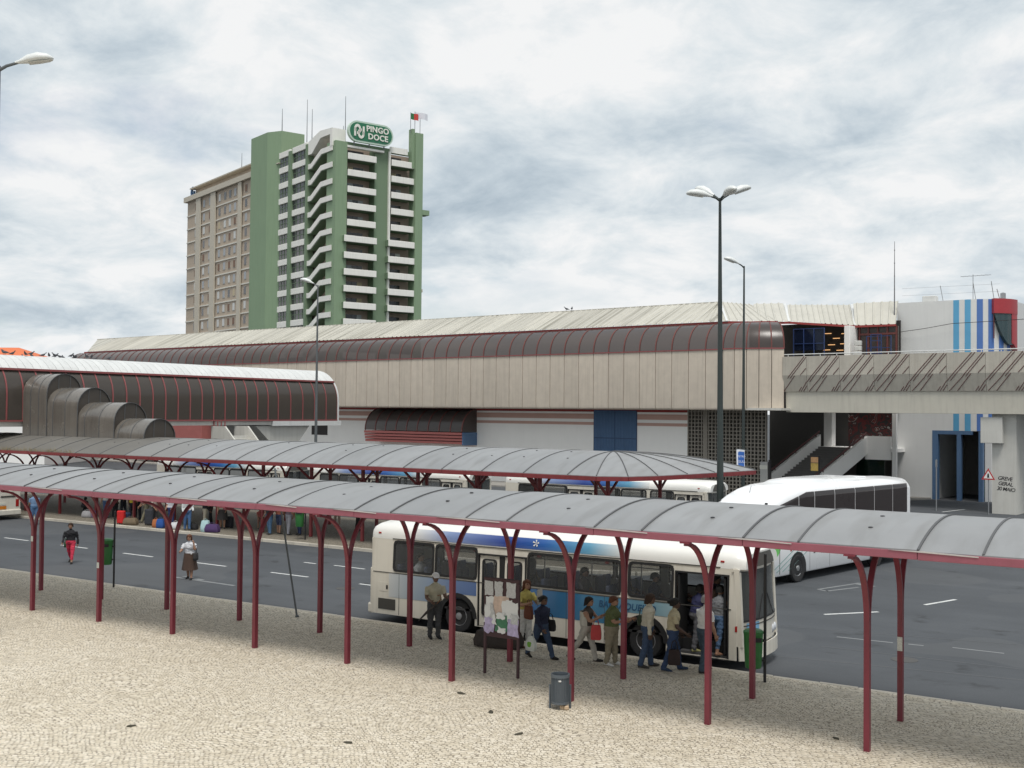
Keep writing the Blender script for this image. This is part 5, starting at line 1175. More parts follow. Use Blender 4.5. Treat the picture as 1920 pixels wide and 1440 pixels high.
for s in (1, -1):
    for k, (xa, xb) in enumerate(((-5.72, -4.3), (-4.3, -2.6), (-2.6, -.9), (-.9, .8), (.8, 2.4), (2.4, 3.6), (3.6, 5.2))):
        b = MB(); rows = []
        for z in rows_z:
            zt_ = z if xb < 3.5 or z < 2.4 else z - .0
            row = []
            for j in range(5):
                x = xa + .02 + (xb - xa - .04) * j / 4; lim = 3.36 if x < 3.0 else 3.36 - (x - 3.0) * .205; lo = 1.78 if x > -5 else 1.78 + (-5 - x) * .5
                zz = lo + (z - 1.78) / (3.34 - 1.78) * (lim - lo); row.append((x, s * (cy(zz, 1.25, 3.62 - max(0, x - 3.0) ** 1.5 * .13) + .012), zz))
            rows.append(row)
        b.grid(rows); b.build('side_window', m_tint, coach, 60)
    MB().box(-5.8, 5.0, min(s * 1.250, s * 1.262), max(s * 1.250, s * 1.262), 1.72, 1.755).build('waist_trim', m_cw, coach)
    for x in (3.65, -2.83):
        a = MB(); rr = [[(x + q * math.cos(math.pi * k / 16), s * yy, .53 + q * math.sin(math.pi * k / 16)) for q, yy in ((.0, 1.256), (.63, 1.256), (.63, 1.254), (.0, 1.254))] for k in range(17)]
        MB().add([(x + .62 * math.cos(math.pi * k / 16), s * 1.2545, .53 + .62 * math.sin(math.pi * k / 16)) for k in range(17)] + [(x - .62, s * 1.2545, .335), (x + .62, s * 1.2545, .335)], [tuple(range(19))]).build('wheel_arch', m_rub, coach)
        wheel(coach, x, s, .53, .3, m_chrome, 1.275)
    for x in (2.4, .6, -1.3): MB().box(x - .06, x + .06, min(s * 1.251, s * 1.258), max(s * 1.251, s * 1.258), 1.0, 1.12).build('flap_lock', m_rub, coach)
    for x in (2.75, 1.2, -.6, -4.2): MB().box(x - .008, x + .008, min(s * 1.25, s * 1.2535), max(s * 1.25, s * 1.2535), .4, 1.6).build('panel_joint', m_grille, coach)
    MB().box(4.95, 4.98, min(s * 1.25, s * 1.2535), max(s * 1.25, s * 1.2535), .42, 2.2).build('panel_joint', m_grille, coach)
    m_cgr = mat('swirl_green', (.16, .55, .13), .35); m_cln = mat('swirl_line', (.22, .36, .34), .4); m_dgr = mat('dark_green_foil', (.02, .22, .12), .4)
    MB().add([(5.42 + .62 * math.cos(2 * math.pi * k / 20), s * 1.2525, 1.72 + .72 * math.sin(2 * math.pi * k / 20)) for k in range(20) if 5.42 + .62 * math.cos(2 * math.pi * k / 20) < 5.72], [tuple(range(len([k for k in range(20) if 5.42 + .62 * math.cos(2 * math.pi * k / 20) < 5.72])))]).build('green_swirl', m_cgr, coach)
    for k in range(4):
        x = 5.6 - k * .42; b = MB(); b.bar((x, s * 1.2525, .5), (x - 2.6, s * 1.2525, 1.66), .004, .03, up=(0, 0, 1)); b.build('swirl_line', m_cln, coach)
    MB().add([(x, s * 1.2535, z) for x, z in ((-5.95, 2.02), (-3.6, 1.70), (-3.6, 1.5), (-5.95, 1.2))], [(0, 1, 2, 3)]).build('green_foil', m_dgr, coach)
    MB().bbox(4.1, 4.16, min(s * 1.25, s * 1.262), max(s * 1.25, s * 1.262), 1.4, 1.46, .01).build('side_marker', m_lampo, coach); MB().box(4.1, 4.2, min(s * 1.25, s * 1.256), max(s * 1.25, s * 1.256), 1.2, 1.28).build('side_marker', m_lampr, coach)
b = MB(); b.loft([[(x, y * w, 3.60 + z * h) for y, z in ((-.95, 0), (-.88, .7), (-.6, 1), (.6, 1), (.88, .7), (.95, 0))] for x, w, h in ((-2.2, .8, .02), (-1.9, .95, .17), (1.4, .95, .19), (2.4, .85, .16), (3.1, .7, .02))], True); b.build('roof_pod', m_cw, coach, 40)
MB().bbox(3.2, 4.0, -.45, .45, 3.47, 3.60, .04).build('roof_hatch', m_cw, coach); MB().bbox(-3.6, -2.9, -.4, .4, 3.62, 3.70, .04).build('roof_hatch', m_cw, coach)
MB().tube([(4.9, -.1, 3.28), (4.75, -.1, 3.6)], .008, 5).build('aerial', m_rub, coach)
for s in (1, -1): MB().bbox(5.45, 5.55, s * 1.0 - .04, s * 1.0 + .04, 3.0, 3.06, .01).build('marker_lamp', m_rub, coach)
for x in [-5 + .8 * i for i in range(13)]:
    for y in (-.8, .8): MB().bbox(x - .06, x + .08, y - .35, y + .35, 1.5, 2.55, .04).build('seat', mat('coach_seat', (.22, .10, .09), .9, .2, 9), coach)
MB().box(-6, 5.6, -1.1, 1.1, .4, 1.2).build('chassis', m_rub, coach)

# far truck under the walkway
trk = thing('parked_truck', 'dark truck standing in the shade behind the concrete pier', 'truck', SL(19.9, 14, -.13), R(-100))
MB().bbox(-2.6, 2.6, -1.15, 1.15, .55, 1.5, .08).build('chassis', mat('truck_cream', (.35, .33, .27), .6), trk); MB().bbox(.9, 2.5, -1.1, 1.1, 1.5, 2.7, .12).build('cab', m_int, trk)
MB().box(2.5, 2.52, -.95, .95, 1.75, 2.5).build('windscreen', m_pane, trk); MB().bbox(-2.6, .8, -1.15, 1.15, 1.5, 2.95, .05).build('load_box', m_floor, trk)
for x in (-1.7, 1.7):
    for s in (-1, 1): wheel(trk, x, s, .45, .28, m_rim, 1.12)
for s in (-.7, .7): MB().box(2.6, 2.63, s - .14, s + .14, .85, 1.05).build('headlamp', m_lampw, trk)
MB().box(2.6, 2.62, -.3, .3, .7, .82).build('number_plate', m_plate, trk)
# ------------------------------------------------------------------ people
SK = {'fair': (.46, .27, .19), 'tan': (.33, .18, .115), 'brown': (.13, .07, .045), 'dark': (.075, .042, .03)}
def cloth(c):
    return mat('cloth_%d_%d_%d' % tuple(int(x * 1000) for x in c), c, .85, .28, 7, .7, 13)
def skin(k): return mat('skin_' + k, SK[k], .55, .08, 8)
HAIR = {'black': (.012, .010, .009), 'brown': (.035, .018, .010), 'auburn': (.10, .035, .015), 'grey': (.30, .29, .28), 'blond': (.22, .13, .06), 'white': (.62, .62, .6)}
TMPS = []
def person(label, pos, heading, h=1.65, top=(.3, .3, .3), bottom=(.03, .05, .1), shoe=(.03, .03, .03), sk='tan', hair='brown', hs='short', sleeve='short', legs=((5, 5), (-5, 3)), arms=((8, 15, 6), (-8, 12, 6)), lean=0, legwear='long', skirt=None, far=False, group=None, stout=1.0, head=0, nod=0, sit=False, cap=None):
    k = h / 1.70; b = MB(); segs = []; stout = stout * 1.10
    root = thing('person', label, 'person', pos, heading, group)
    ln = R(lean); V = Vector
    pel = V((0, 0, .93)); sdir = V((math.sin(ln), 0, math.cos(ln))); fwd = V((math.cos(ln), 0, -math.sin(ln)))
    feet = []
    def limb(pts, rs, lab, n=8, labs=None):
        b.tube(pts, rs, n)
        for i in range(len(pts) - 1): segs.append((V(pts[i]), V(pts[i + 1]), (rs[i] + rs[i + 1]) / 2, labs[i] if labs else lab))
    anks = []
    for s, (ha, kb) in zip((1, -1), legs):
        hip = pel + V((0, s * .088, -.03)); a = R(ha); kn = hip + V((math.sin(a), 0, -math.cos(a))) * .42; a2 = a - R(kb); an = kn + V((math.sin(a2), 0, -math.cos(a2))) * .41; anks.append((s, hip, kn, an, a2))
    dz = 0.075 - min(a[3].z for a in anks); off = V((0, 0, 0 if sit else dz))
    if sit: off = V((0, 0, -.93 + .12))
    pel = pel + off; st = stout
    for s, hip, kn, an, a2 in anks:
        hip, kn, an = hip + off, kn + off, an + off; loose = 1.18 if legwear == 'long' else 1.0
        mid = hip.lerp(kn, .5); md2 = kn.lerp(an, .35)
        low = {'long': 'bottom', 'capri': 'bottom', 'shorts': 'skin', 'skirt': 'skin'}[legwear]; low2 = 'bottom' if legwear == 'long' else 'skin'
        hiL = 'bottom' if legwear != 'skirt' else 'bottom'
        limb([hip, mid, kn, md2, kn.lerp(an, .7), an], [.088 * st, .078 * st, .060 * loose, .058 * loose, .048 * loose, .042 * (1.35 if legwear == 'long' else .9)], '', 10, [hiL, hiL if legwear != 'skirt' else 'skin', low, low2 if legwear != 'capri' else 'bottom', low2])
        fa = a2 * .55 if a2 < 0 else a2 * .3; fd = V((math.cos(fa), 0, math.sin(fa))); fd = V((fd.x, s * .12, fd.z)).normalized(); he = an + V((-.055, 0, -.035))
        limb([he, an + V((.02, 0, -.03)) + fd * .03, an + fd * .13 + V((0, 0, -.045)), an + fd * .195 + V((0, 0, -.052))], [.035, .045, .038, .024], 'shoe', 8)
    def T(u, x=0, y=0): return pel + sdir * u + fwd * x + V((0, y, 0))
    tor = [(-.10, .085, .115), (-.03, .118, .160), (.05, .122, .165), (.14, .108, .148), (.25, .112, .152), (.36, .120, .170), (.43, .108, .178), (.485, .085, .135), (.53, .055, .065)]
    b.loft([[T(u, rx * st * math.cos(R(30 * i)) + (.012 if u > .3 else 0), ry * (st if u < .3 else (1 + st) / 2) * math.sin(R(30 * i))) for i in range(12)] for u, rx, ry in tor], True)
    segs.append((T(-.10), T(.02), .14 * st, 'bottom')); segs.append((T(.09), T(.46), .135 * st, 'top'))
    segs.append((T(.44, 0, -.13), T(.44, 0, .13), .07, 'top'))
    limb([T(.50), T(.56, .012), T(.62, .02)], [.056, .050, .05], 'skin')
    hc = T(.695, .03 + .02 * math.sin(R(nod))); hy = R(head)
    def Hd(x, y, z): return hc + V((math.cos(hy) * x - math.sin(hy) * y, math.sin(hy) * x + math.cos(hy) * y, z))
    b.loft([[Hd(r1 * math.cos(R(30 * i)) * (1.0 if math.cos(R(30 * i)) > 0 else q) + ox, r2 * math.sin(R(30 * i)), z) for i in range(12)] for z, r1, r2, ox, q in ((-.118, .03, .028, .045, 1), (-.105, .055, .045, .03, .8), (-.07, .082, .060, .012, .9), (-.02, .096, .072, .0, 1), (.03, .099, .076, -.004, 1.05), (.075, .088, .070, -.008, 1.1), (.105, .060, .048, -.01, 1.1), (.118, .02, .018, -.01, 1))], True)
    segs.append((hc + V((0, 0, -.05)), hc + V((0, 0, .05)), .085, 'skin'))
    hands = []
    for s, (sa, eb, ab) in zip((1, -1), arms):
        sh = T(.44, 0, s * .175 * (1 + st) / 2); a = R(sa) + ln * .6; bb = R(ab); d = V((math.sin(a) * math.cos(bb), s * math.sin(bb), -math.cos(a) * math.cos(bb))); el = sh + d * .285
        a2 = a + R(eb); inn = -.25 * math.sin(R(eb)); d2 = V((math.sin(a2), s * (math.sin(bb) * .5 + inn), -math.cos(a2))).normalized(); wr = el + d2 * .245
        sm = sh.lerp(el, .62); ul = 'top'; fl = 'top' if sleeve == 'long' else 'skin'
        lw = 'skin' if sleeve in ('short', 'none') else 'top'
        limb([sh, sm, el], [.060, .056 if sleeve != 'none' else .047, .043], '', 8, ['top' if sleeve != 'none' else 'skin', lw])
        limb([el, el.lerp(wr, .4), wr], [.043, .043 if sleeve != 'long' else .046, .030 if sleeve != 'long' else .038], '', 8, [fl, fl])
        hands.append((wr, d2, s)); limb([wr, wr + d2 * .05], [.028, .03], 'skin', 8)
    # one continuous skin from all the volumes
    me0 = b.mesh('tmp', []); tmp = bpy.data.objects.new('tmp', me0); COL.objects.link(tmp)
    m = tmp.modifiers.new('r', 'REMESH'); m.mode = 'VOXEL'; m.voxel_size = .024 if far else .015
    sm_ = tmp.modifiers.new('s', 'SMOOTH'); sm_.factor = .5; sm_.iterations = 2 if far else 3
    dg = bpy.context.evaluated_depsgraph_get(); me = bpy.data.meshes.new_from_object(tmp.evaluated_get(dg)); bpy.data.objects.remove(tmp); bpy.data.meshes.remove(me0)
    me.materials.clear()
    for mm in (cloth(top), cloth(bottom), skin(sk), cloth(shoe)): me.materials.append(mm)
    nf = len(me.polygons); cs = np.empty(nf * 3); me.polygons.foreach_get('center', cs); cs = cs.reshape(-1, 3); best = np.full(nf, 9.0); lab = np.zeros(nf, int)
    idx = {'top': 0, 'bottom': 1, 'skin': 2, 'shoe': 3}
    for p, q, r, l in segs:
        p = np.array(p); d = np.array(q) - p; t = np.clip(((cs - p) @ d) / max(d @ d, 1e-9), 0, 1); dist = np.linalg.norm(cs - p - t[:, None] * d, axis=1) / max(r, .02); w = dist < best
        best[w] = dist[w]; lab[w] = idx[l]
    me.polygons.foreach_set('material_index', lab.astype(np.int32)); me.shade_smooth()
    # folds in the cloth
    if not far:
        cv = set()
        for pf, l_ in zip(me.polygons, lab):
            if l_ < 2: cv.update(pf.vertices)
        from mathutils import noise as mn
        sd = Vector((len(label) * 1.7, h * 10, 0)); vn = [v_.normal.copy() for v_ in me.vertices]
        for i_ in cv:
            c_ = me.vertices[i_].co; me.vertices[i_].co = c_ + vn[i_] * (.016 * mn.noise(Vector((c_.x * 9, c_.y * 9, c_.z * 15)) + sd) + .007 * mn.noise(Vector((c_.x * 24, c_.y * 24, c_.z * 30)) + sd) + .004)
    # hands with five fingers, and the face, grown onto the same mesh
    x = MB()
    for wr, d2, s in hands:
        side = V((0, 1, 0)) if abs(d2.y) < .8 else V((1, 0, 0)); nrm = d2.cross(side).normalized(); side = nrm.cross(d2).normalized()
        # palm faces the body: fingers spread along the fore-aft direction
        w_ = nrm if nrm.x > 0 else -nrm; pn = side * (-s)
        x.loft([[wr + d2 * u + w_ * a + pn * c for a, c in ((-wd, -.012), (wd, -.012), (wd, .012), (-wd, .012))] for u, wd in ((.0, .022), (.04, .038), (.085, .04))], True, 2)
        for i, ln_ in enumerate((.062, .075, .08, .07)):
            o = wr + d2 * .083 + w_ * (-.03 + .02 * i); x.tube([o, o + d2 * ln_ * .5 + pn * .008, o + d2 * ln_ * .9 + pn * .03], [.0095, .009, .007], 6, 2)
        o = wr + d2 * .03 + w_ * .036; x.tube([o, o + d2 * .03 + w_ * .022 + pn * .008, o + d2 * .062 + w_ * .026 + pn * .02], [.011, .010, .008], 6, 2)
    x.loft([[Hd(.094, -.006, .022), Hd(.094, .006, .022), Hd(.09, .0, .022)], [Hd(.118, -.014, -.022), Hd(.118, .014, -.022), Hd(.085, 0, -.03)], [Hd(.098, -.010, -.03), Hd(.098, .010, -.03), Hd(.085, 0, -.034)]], True, 2)
    for s in (-1, 1):
        x.ball(Hd(.086, s * .031, .012), .013, .013, .009, 8, 5, 4); x.ball(Hd(.084, s * .031, .030), .014, .02, .005, 6, 4, 5)
        x.ball(Hd(-.005, s * .078, -.005), .022, .010, .032, 8, 5, 2)
    x.ball(Hd(.088, 0, -.062), .012, .024, .008, 8, 5, 6)
    xm = x.mesh('x', []); bm = bmesh.new(); bm.from_mesh(me); n0 = len(bm.faces); bm.from_mesh(xm); bpy.data.meshes.remove(xm)
    bm.faces.ensure_lookup_table()
    for i, mi in enumerate(x.m): bm.faces[n0 + i].material_index = mi; bm.faces[n0 + i].smooth = True
    bm.to_mesh(me); bm.free()
    for mm in (mat('eye_dark', (.03, .02, .015), .2), cloth(HAIR[hair]), mat('lips', (.30, .09, .08), .5)): me.materials.append(mm)
    body = place('body', me, root); KW = (k * 1.13, k * 1.13, k); body.scale = KW
    # hair (or cap) as a shell over the skull
    hb = MB(); rg_ = random.Random(hash(label) % 999); rows = []
    nlat = 9; drop = {'short': -.055, 'bob': -.12, 'long': -.24, 'bun': -.06, 'cap': -.0}[hs]
    for i in range(nlat + 1):
        row = []
        for j in range(20):
            a = 2 * math.pi * j / 20; front = math.cos(a); hl = .055 if front > .55 else (.0 if front > .1 else drop * min(1, .4 + (.1 - front) * 1.0))
            if hs == 'cap': hl = .035
            f = i / nlat; z = .135 * math.cos(f * 1.35) if f < .62 else 0; zt = .133; z = zt + (hl - zt) * f
            zz = max(min(z / .135, 1), -1); rr = math.sqrt(max(1 - max(zz, 0) ** 2.4, .02)); gr = 1.0 + rg_.uniform(-.05, .07) * (0 if hs == 'cap' else 1)
            flare = 1.0 + (.12 * (-z) / .15 if z < 0 and hs in ('bob', 'long') else 0)
            row.append(Hd(.116 * rr * math.cos(a) * gr * flare - .008, .096 * rr * math.sin(a) * gr * flare, z))
        rows.append(row)
    hb.loft(rows, True)
    if hs == 'bun': hb.ball(Hd(-.13, 0, .03), .05, .05, .05, 10, 7)
    if hs == 'cap': hb.loft([[Hd(.10 + u, y * (1 - u * 3), .04 - u * .25) for y in (-.075, 0, .075)] + [Hd(.10 + u, y * (1 - u * 3), .03 - u * .25) for y in (.075, 0, -.075)] for u in (-.02, .05, .09)], True)
    ho = hb.build('cap' if hs == 'cap' else 'hair', cloth(cap) if hs == 'cap' and cap else cloth(HAIR[hair]), root, 70); ho.scale = KW
    if hs == 'cap':
        hb = MB(); hb.loft([[Hd(r1 * math.cos(math.pi * (.35 + 1.3 * j / 12)) - .006, r2 * math.sin(math.pi * (.35 + 1.3 * j / 12)), z) for j in range(13)] for z, r1, r2 in ((.05, .108, .09), (0, .112, .09), (-.05, .105, .08))], False, 0, False); ho = hb.build('hair', cloth(HAIR[hair]), root, 70); ho.scale = KW
    if skirt:
        c, ln_ = skirt; sb = MB(); rings = []
        for i in range(8):
            f = i / 7; u = .10 - f * ln_; rings.append([T(u, (.125 + .10 * f) * math.cos(R(15 * j)) * (1 + .06 * f * math.sin(j * 2.1)) * st, (.165 + .08 * f) * math.sin(R(15 * j)) * (1 + .06 * f * math.cos(j * 1.7)) * st) for j in range(24)])
        sb.loft(rings, False); so = sb.build('skirt', cloth(c), root, 60); so.scale = KW
    return root
def bag(name, label, cat, pos, rz, w, d, h, col, strap=0.0, taper=.8, m=None, puff=.0):
    t = thing(name, label, cat, pos, rz)
    b = MB(); b.loft([[(x * q, y * q, z * h) for x, y in ((-w / 2, -d / 2 * .7), (-w / 2 * .7, -d / 2), (w / 2 * .7, -d / 2), (w / 2, -d / 2 * .7), (w / 2, d / 2 * .7), (w / 2 * .7, d / 2), (-w / 2 * .7, d / 2), (-w / 2, d / 2 * .7))] for z, q in ((0, .82), (.08, .97), (.45, 1.0), (.8, .5 + taper * .48), (1.0, taper))], True)
    b.build('bag_body', m or cloth(col), t, 50)
    if strap:
        b = MB(); b.tube([(-w * .28, 0, h * .97), (-w * .16, 0, h + strap * .8), (0, 0, h + strap), (w * .16, 0, h + strap * .8), (w * .28, 0, h * .97)], .012, 6); b.build('handle', m or cloth(tuple(c * .8 for c in col)), t, 60)
    return t
def P0(px, py, z=0.0): return onZ(px, py, z)
J = (.045, .075, .135)      # denim
# waiting and boarding passengers on the near pavement
person('elderly man in white cap and pale shirt standing by the rear wheel of the bus', P0(814, 1197), R(-35), 1.74, (.42, .39, .29), (.055, .055, .058), (.02, .02, .02), 'brown', 'grey', 'cap', 'short', ((3, 4), (-3, 3)), ((20, 75, 8), (15, 60, 10)), 3, cap=(.62, .60, .58), head=-10)
t = thing('umbrella', 'folded dark umbrella hooked over the arm of the man in the white cap', 'umbrella', P0(814, 1197) + Vector((.02, -.22, .78)), R(30))
MB().tube([(-.32, 0, -.28), (-.1, 0, -.05), (.18, 0, .2)], [.012, .035, .022], 8).build('canopy_roll', cloth((.06, .05, .045)), t, 60)
MB().tube([(.18, 0, .2), (.25, 0, .27), (.30, 0, .36), (.26, 0, .43), (.19, 0, .41)], .012, 6).build('handle', cloth((.25, .11, .05)), t, 60)
yw = P0(984, 1213)
person('young woman in yellow top and white trousers reading behind the notice board', yw, R(-20), 1.72, (.50, .42, .12), (.62, .61, .58), (.14, .07, .04), 'tan', 'auburn', 'long', 'short', ((2, 3), (-3, 3)), ((25, 95, 12), (22, 85, 12)), 2, head=-12, nod=10)
t = thing('newspaper', 'open newspaper held up beside the woman in the yellow top', 'newspaper', yw + Vector((.42, -.05, 1.15)), R(-40))
b = MB(); b.grid([[(x, .05 * abs(x) * 4, z + x * .3) for x in (-.22, -.1, 0, .1, .22)] for z in (0, .2, .4)], (0, .004, 0)); b.build('sheet', mat('newsprint', (.48, .47, .45), .9, .35, 25), t)
bag('tan_handbag', 'reddish brown handbag held by the woman in the yellow top', 'handbag', yw + Vector((.27, -.26, .80)), R(-20), .30, .12, .34, (.14, .045, .025), .16, .8)
nw = P0(1014, 1234)
person('woman in navy cardigan and jeans striding along the queue', nw, R(-12), 1.58, (.014, .018, .045), (.04, .065, .115), (.015, .013, .012), 'brown', 'black', 'bun', 'long', ((24, 6), (-20, 14)), ((-10, 10, 10), (12, 25, 8)), 4, stout=1.08)
b = MB(); b.ball((.115, 0, 1.18), .03, .07, .12, 8, 6); o = b.build('collar', cloth((.58, .45, .47)), [c for c in COL.objects if c.get('label') == 'woman in navy cardigan and jeans striding along the queue'][0], 60)
wbag = bag('carrier_bag', 'white and green plastic carrier bag carried by the woman in navy', 'carrier bag', nw + Vector((-.08, -.34, .24)), R(-10), .30, .16, .36, (.66, .68, .62), .14, .35)
MB().ball((0, -.062, .15), .10, .025, .085, 10, 6).build('green_print', cloth((.20, .45, .06)), wbag)
bag('black_shoulder_bag', 'black shoulder bag at the hip of the woman in navy', 'shoulder bag', nw + Vector((.14, .22, .66)), R(10), .28, .12, .28, (.012, .011, .012), .16, .8)
vw = P0(1099, 1240)
person('woman in cream waistcoat over a dark top with beige trousers, walking to the door', vw, R(8), 1.58, (.06, .045, .035), (.42, .39, .34), (.02, .018, .017), 'tan', 'black', 'bob', 'none', ((16, 4), (-22, 16)), ((35, 85, 8), (30, 90, 8)), 3)
b = MB(); b.loft([[(.155 * math.cos(R(a)) + .0, .185 * math.sin(R(a)), z) for a in range(60, 301, 20)] for z in (.98, 1.1, 1.25, 1.34)], False, 0, False); o = b.build('waistcoat', cloth((.50, .48, .42)), [c for c in COL.objects if str(c.get('label', '')).startswith('woman in cream waistcoat')][0], 60); o.scale = (1.05, 1.05, .93)
bag('red_white_bag', 'red and white shopping bag carried by the woman in the cream waistcoat', 'shopping bag', vw + Vector((.36, -.16, .60)), R(20), .26, .10, .36, (.48, .06, .06), .15, .8)
person('short-haired woman in olive shirt and khaki trousers queueing beside a column', P0(1146, 1247), R(5), 1.64, (.095, .115, .040), (.25, .215, .15), (.62, .61, .58), 'tan', 'auburn', 'short', 'short', ((6, 4), (-4, 3)), ((32, 70, 6), (30, 75, 6)), 2, stout=1.2)
cwm = P0(1213, 1251)
person('woman in cream long-sleeved top and jeans with her back turned near the front wheel', cwm, R(35), 1.74, (.54, .50, .40), J, (.05, .045, .04), 'brown', 'brown', 'bob', 'long', ((8, 3), (-8, 6)), ((4, 12, 8), (-6, 8, 9)), 3)
bag('olive_shoulder_bag', 'small dark green shoulder bag under the arm of the woman in cream', 'shoulder bag', cwm + Vector((-.20, .10, .98)), R(40), .22, .10, .24, (.06, .08, .05), .18, .8)
bwm = P0(1261, 1257)
person('woman with ponytail in beige short-sleeved blouse and jeans at the bus steps', bwm, R(30), 1.70, (.46, .40, .26), (.03, .055, .12), (.03, .05, .09), 'dark', 'black', 'bun', 'short', ((14, 6), (-10, 8)), ((5, 25, 8), (10, 40, 8)), 2)
bag('dark_handbag', 'dark brown handbag hanging from the hand of the woman in beige', 'handbag', bwm + Vector((.16, -.26, .20)), R(25), .30, .12, .36, (.03, .018, .016), .22, .8)
person('man in white T-shirt and jeans stepping up to the open bus door', P0(1320, 1260), R(62), 1.80, (.68, .67, .64), (.05, .075, .10), (.03, .03, .03), 'tan', 'grey', 'short', 'short', ((10, 6), (-6, 8)), ((8, 12, 8), (-6, 25, 12)), 3)
BF = lambda x, y, z: Vector((x, y, z))
person('passenger in grey sleeveless top and denim entering the bus at the door edge', BF(-10.80, 26.45, .23 - .0), R(75), 1.66, (.15, .155, .165), (.06, .11, .20), (.3, .16, .1), 'tan', 'black', 'short', 'none', ((35, 50), (-8, 4)), ((10, 30, 8), (15, 20, 10)), 5, legwear='capri')
person('passenger in dark navy jacket with red collar climbing the bus steps', BF(-11.42, 26.52, .23), R(60), 1.62, (.02, .022, .07), (.09, .09, .10), (.3, .29, .12), 'dark', 'black', 'short', 'long', ((40, 55), (-6, 5)), ((30, 50, 6), (20, 60, 6)), 8)
person('woman in black dress standing in the doorway of the bus', BF(-11.15, 27.05, .39), R(15), 1.66, (.012, .010, .018), (.012, .010, .018), (.02, .02, .02), 'brown', 'black', 'bun', 'none', ((2, 2), (-2, 2)), ((-4, 10, 6), (5, 15, 6)), 2)
# on the carriageway
person('woman in black top and red cropped trousers crossing the road', P0(132, 1056, RZ), R(-52), 1.60, (.010, .010, .013), (.56, .035, .075), (.02, .015, .012), 'tan', 'brown', 'bun', 'long', ((14, 5), (-16, 18)), ((-12, 15, 12), (12, 30, 12)), 2, legwear='capri')
bag('green_handbag', 'small dark green handbag held by the woman in red trousers', 'handbag', P0(123, 1026, RZ + .55) * 1, R(-50), .26, .10, .22, (.02, .06, .025), .15, .85)
swm = P0(355, 1086, RZ)
person('woman in white blouse and long brown skirt touching her face on the road', swm, R(-58), 1.62, (.62, .63, .66), (.085, .05, .035), (.02, .015, .015), 'tan', 'auburn', 'bob', 'short', ((8, 4), (-8, 8)), ((40, 130, 10), (18, 70, 14)), 4, legwear='skirt', skirt=((.075, .045, .032), .66), nod=15)
bag('grey_shoulder_bag', 'dark grey shoulder bag on the arm of the woman in the brown skirt', 'shoulder bag', swm + Vector((.30, .02, .72)), R(-60), .34, .13, .26, (.035, .033, .034), .3, .85)
person('man in blue shirt and jeans standing beside the bus at the left edge', P0(64, 984, RZ), R(160), 1.75, (.13, .21, .34), (.07, .14, .26), (.05, .05, .05), 'tan', 'grey', 'short', 'short', ((3, 3), (-3, 3)), ((10, 40, 6), (5, 20, 6)), far=True)
# people on the far platform
F_ = [(156, 963, 120, 1.2, (.02, .02, .024), (.03, .03, .034), 'black', 'crouched figure in black beside grey bags at the left of the platform', dict(lean=30, legs=((70, 110), (55, 100)))),
 (199, 971, -60, 1.68, (.42, .41, .38), (.05, .09, .19), 'brown', 'person in pale grey top and blue jeans by the second column', {}),
 (216, 969, 30, 1.66, (.05, .045, .04), (.025, .025, .03), 'black', 'person in dark brown coat behind the red suitcase', dict(sleeve='long')),
 (231, 968, 200, 1.75, (.02, .026, .05), (.02, .022, .03), 'black', 'tall person in dark navy behind the suitcases', dict(sleeve='long')),
 (248, 975, -30, 1.62, (.52, .40, .04), (.02, .02, .03), 'black', 'person in yellow top carrying a dark backpack on the platform', {}),
 (258, 974, 160, 1.70, (.02, .03, .06), (.018, .02, .028), 'black', 'person in navy jacket next to the yellow top', dict(sleeve='long')),
 (274, 980, -100, 1.72, (.12, .12, .10), (.20, .18, .12), 'brown', 'person in khaki trousers leaning on the platform edge', dict(lean=6, legs=((22, 4), (-12, 6)))),
 (289, 985, 20, 1.70, (.52, .42, .38), (.05, .05, .055), 'grey', 'person in pale pink shirt with large dark trolley bag', {}),
 (321, 986, -70, 1.66, (.62, .62, .66), (.03, .05, .16), 'brown', 'person in white top and dark blue trousers by the third column', {}),
 (351, 994, -30, 1.74, (.56, .58, .58), (.06, .13, .27), 'black', 'person in white jacket and bright jeans on the kerb', dict(sleeve='long')),
 (384, 989, 60, 1.68, (.012, .012, .014), (.40, .36, .28), 'black', 'person in black coat and light trousers behind the blue bag', dict(sleeve='long')),
 (394, 985, 240, 1.68, (.10, .03, .035), (.02, .02, .025), 'brown', 'person in dark maroon top beside the black coat', {}),
 (417, 991, -50, 1.64, (.36, .33, .24), (.04, .035, .03), 'grey', 'person in beige blouse and dark skirt left of the fourth column', dict(legwear='skirt', skirt=((.035, .03, .028), .55))),
 (487, 992, -20, 1.1, (.30, .07, .06), (.25, .12, .09), 'brown', 'small child in red sitting low on the platform', dict(legwear='shorts')),
 (505, 1002, -90, 1.68, (.018, .018, .022), (.07, .14, .24), 'black', 'person in black top and faded jeans before the fifth column', {}),
 (523, 1001, 100, 1.66, (.50, .16, .10), (.05, .07, .14), 'brown', 'person in coral and white top with denim shorts', dict(legwear='shorts')),
 (541, 1003, 80, 1.72, (.14, .10, .12), (.27, .27, .30), 'brown', 'person in mauve shirt and pale grey trousers near the green bin', {}),
 (561, 1003, -90, 1.72, (.62, .33, .02), (.025, .04, .10), 'brown', 'person in orange T-shirt and navy trousers left of the green bin', {}),
 (671, 996, 40, 1.65, (.03, .03, .032), (.03, .025, .025), 'black', 'dark-clothed person behind the rear of the boarding bus', {}),
 (632, 986, 150, 1.62, (.45, .42, .40), (.40, .30, .24), 'brown', 'person in pale clothes between the last visible platform columns', {})]
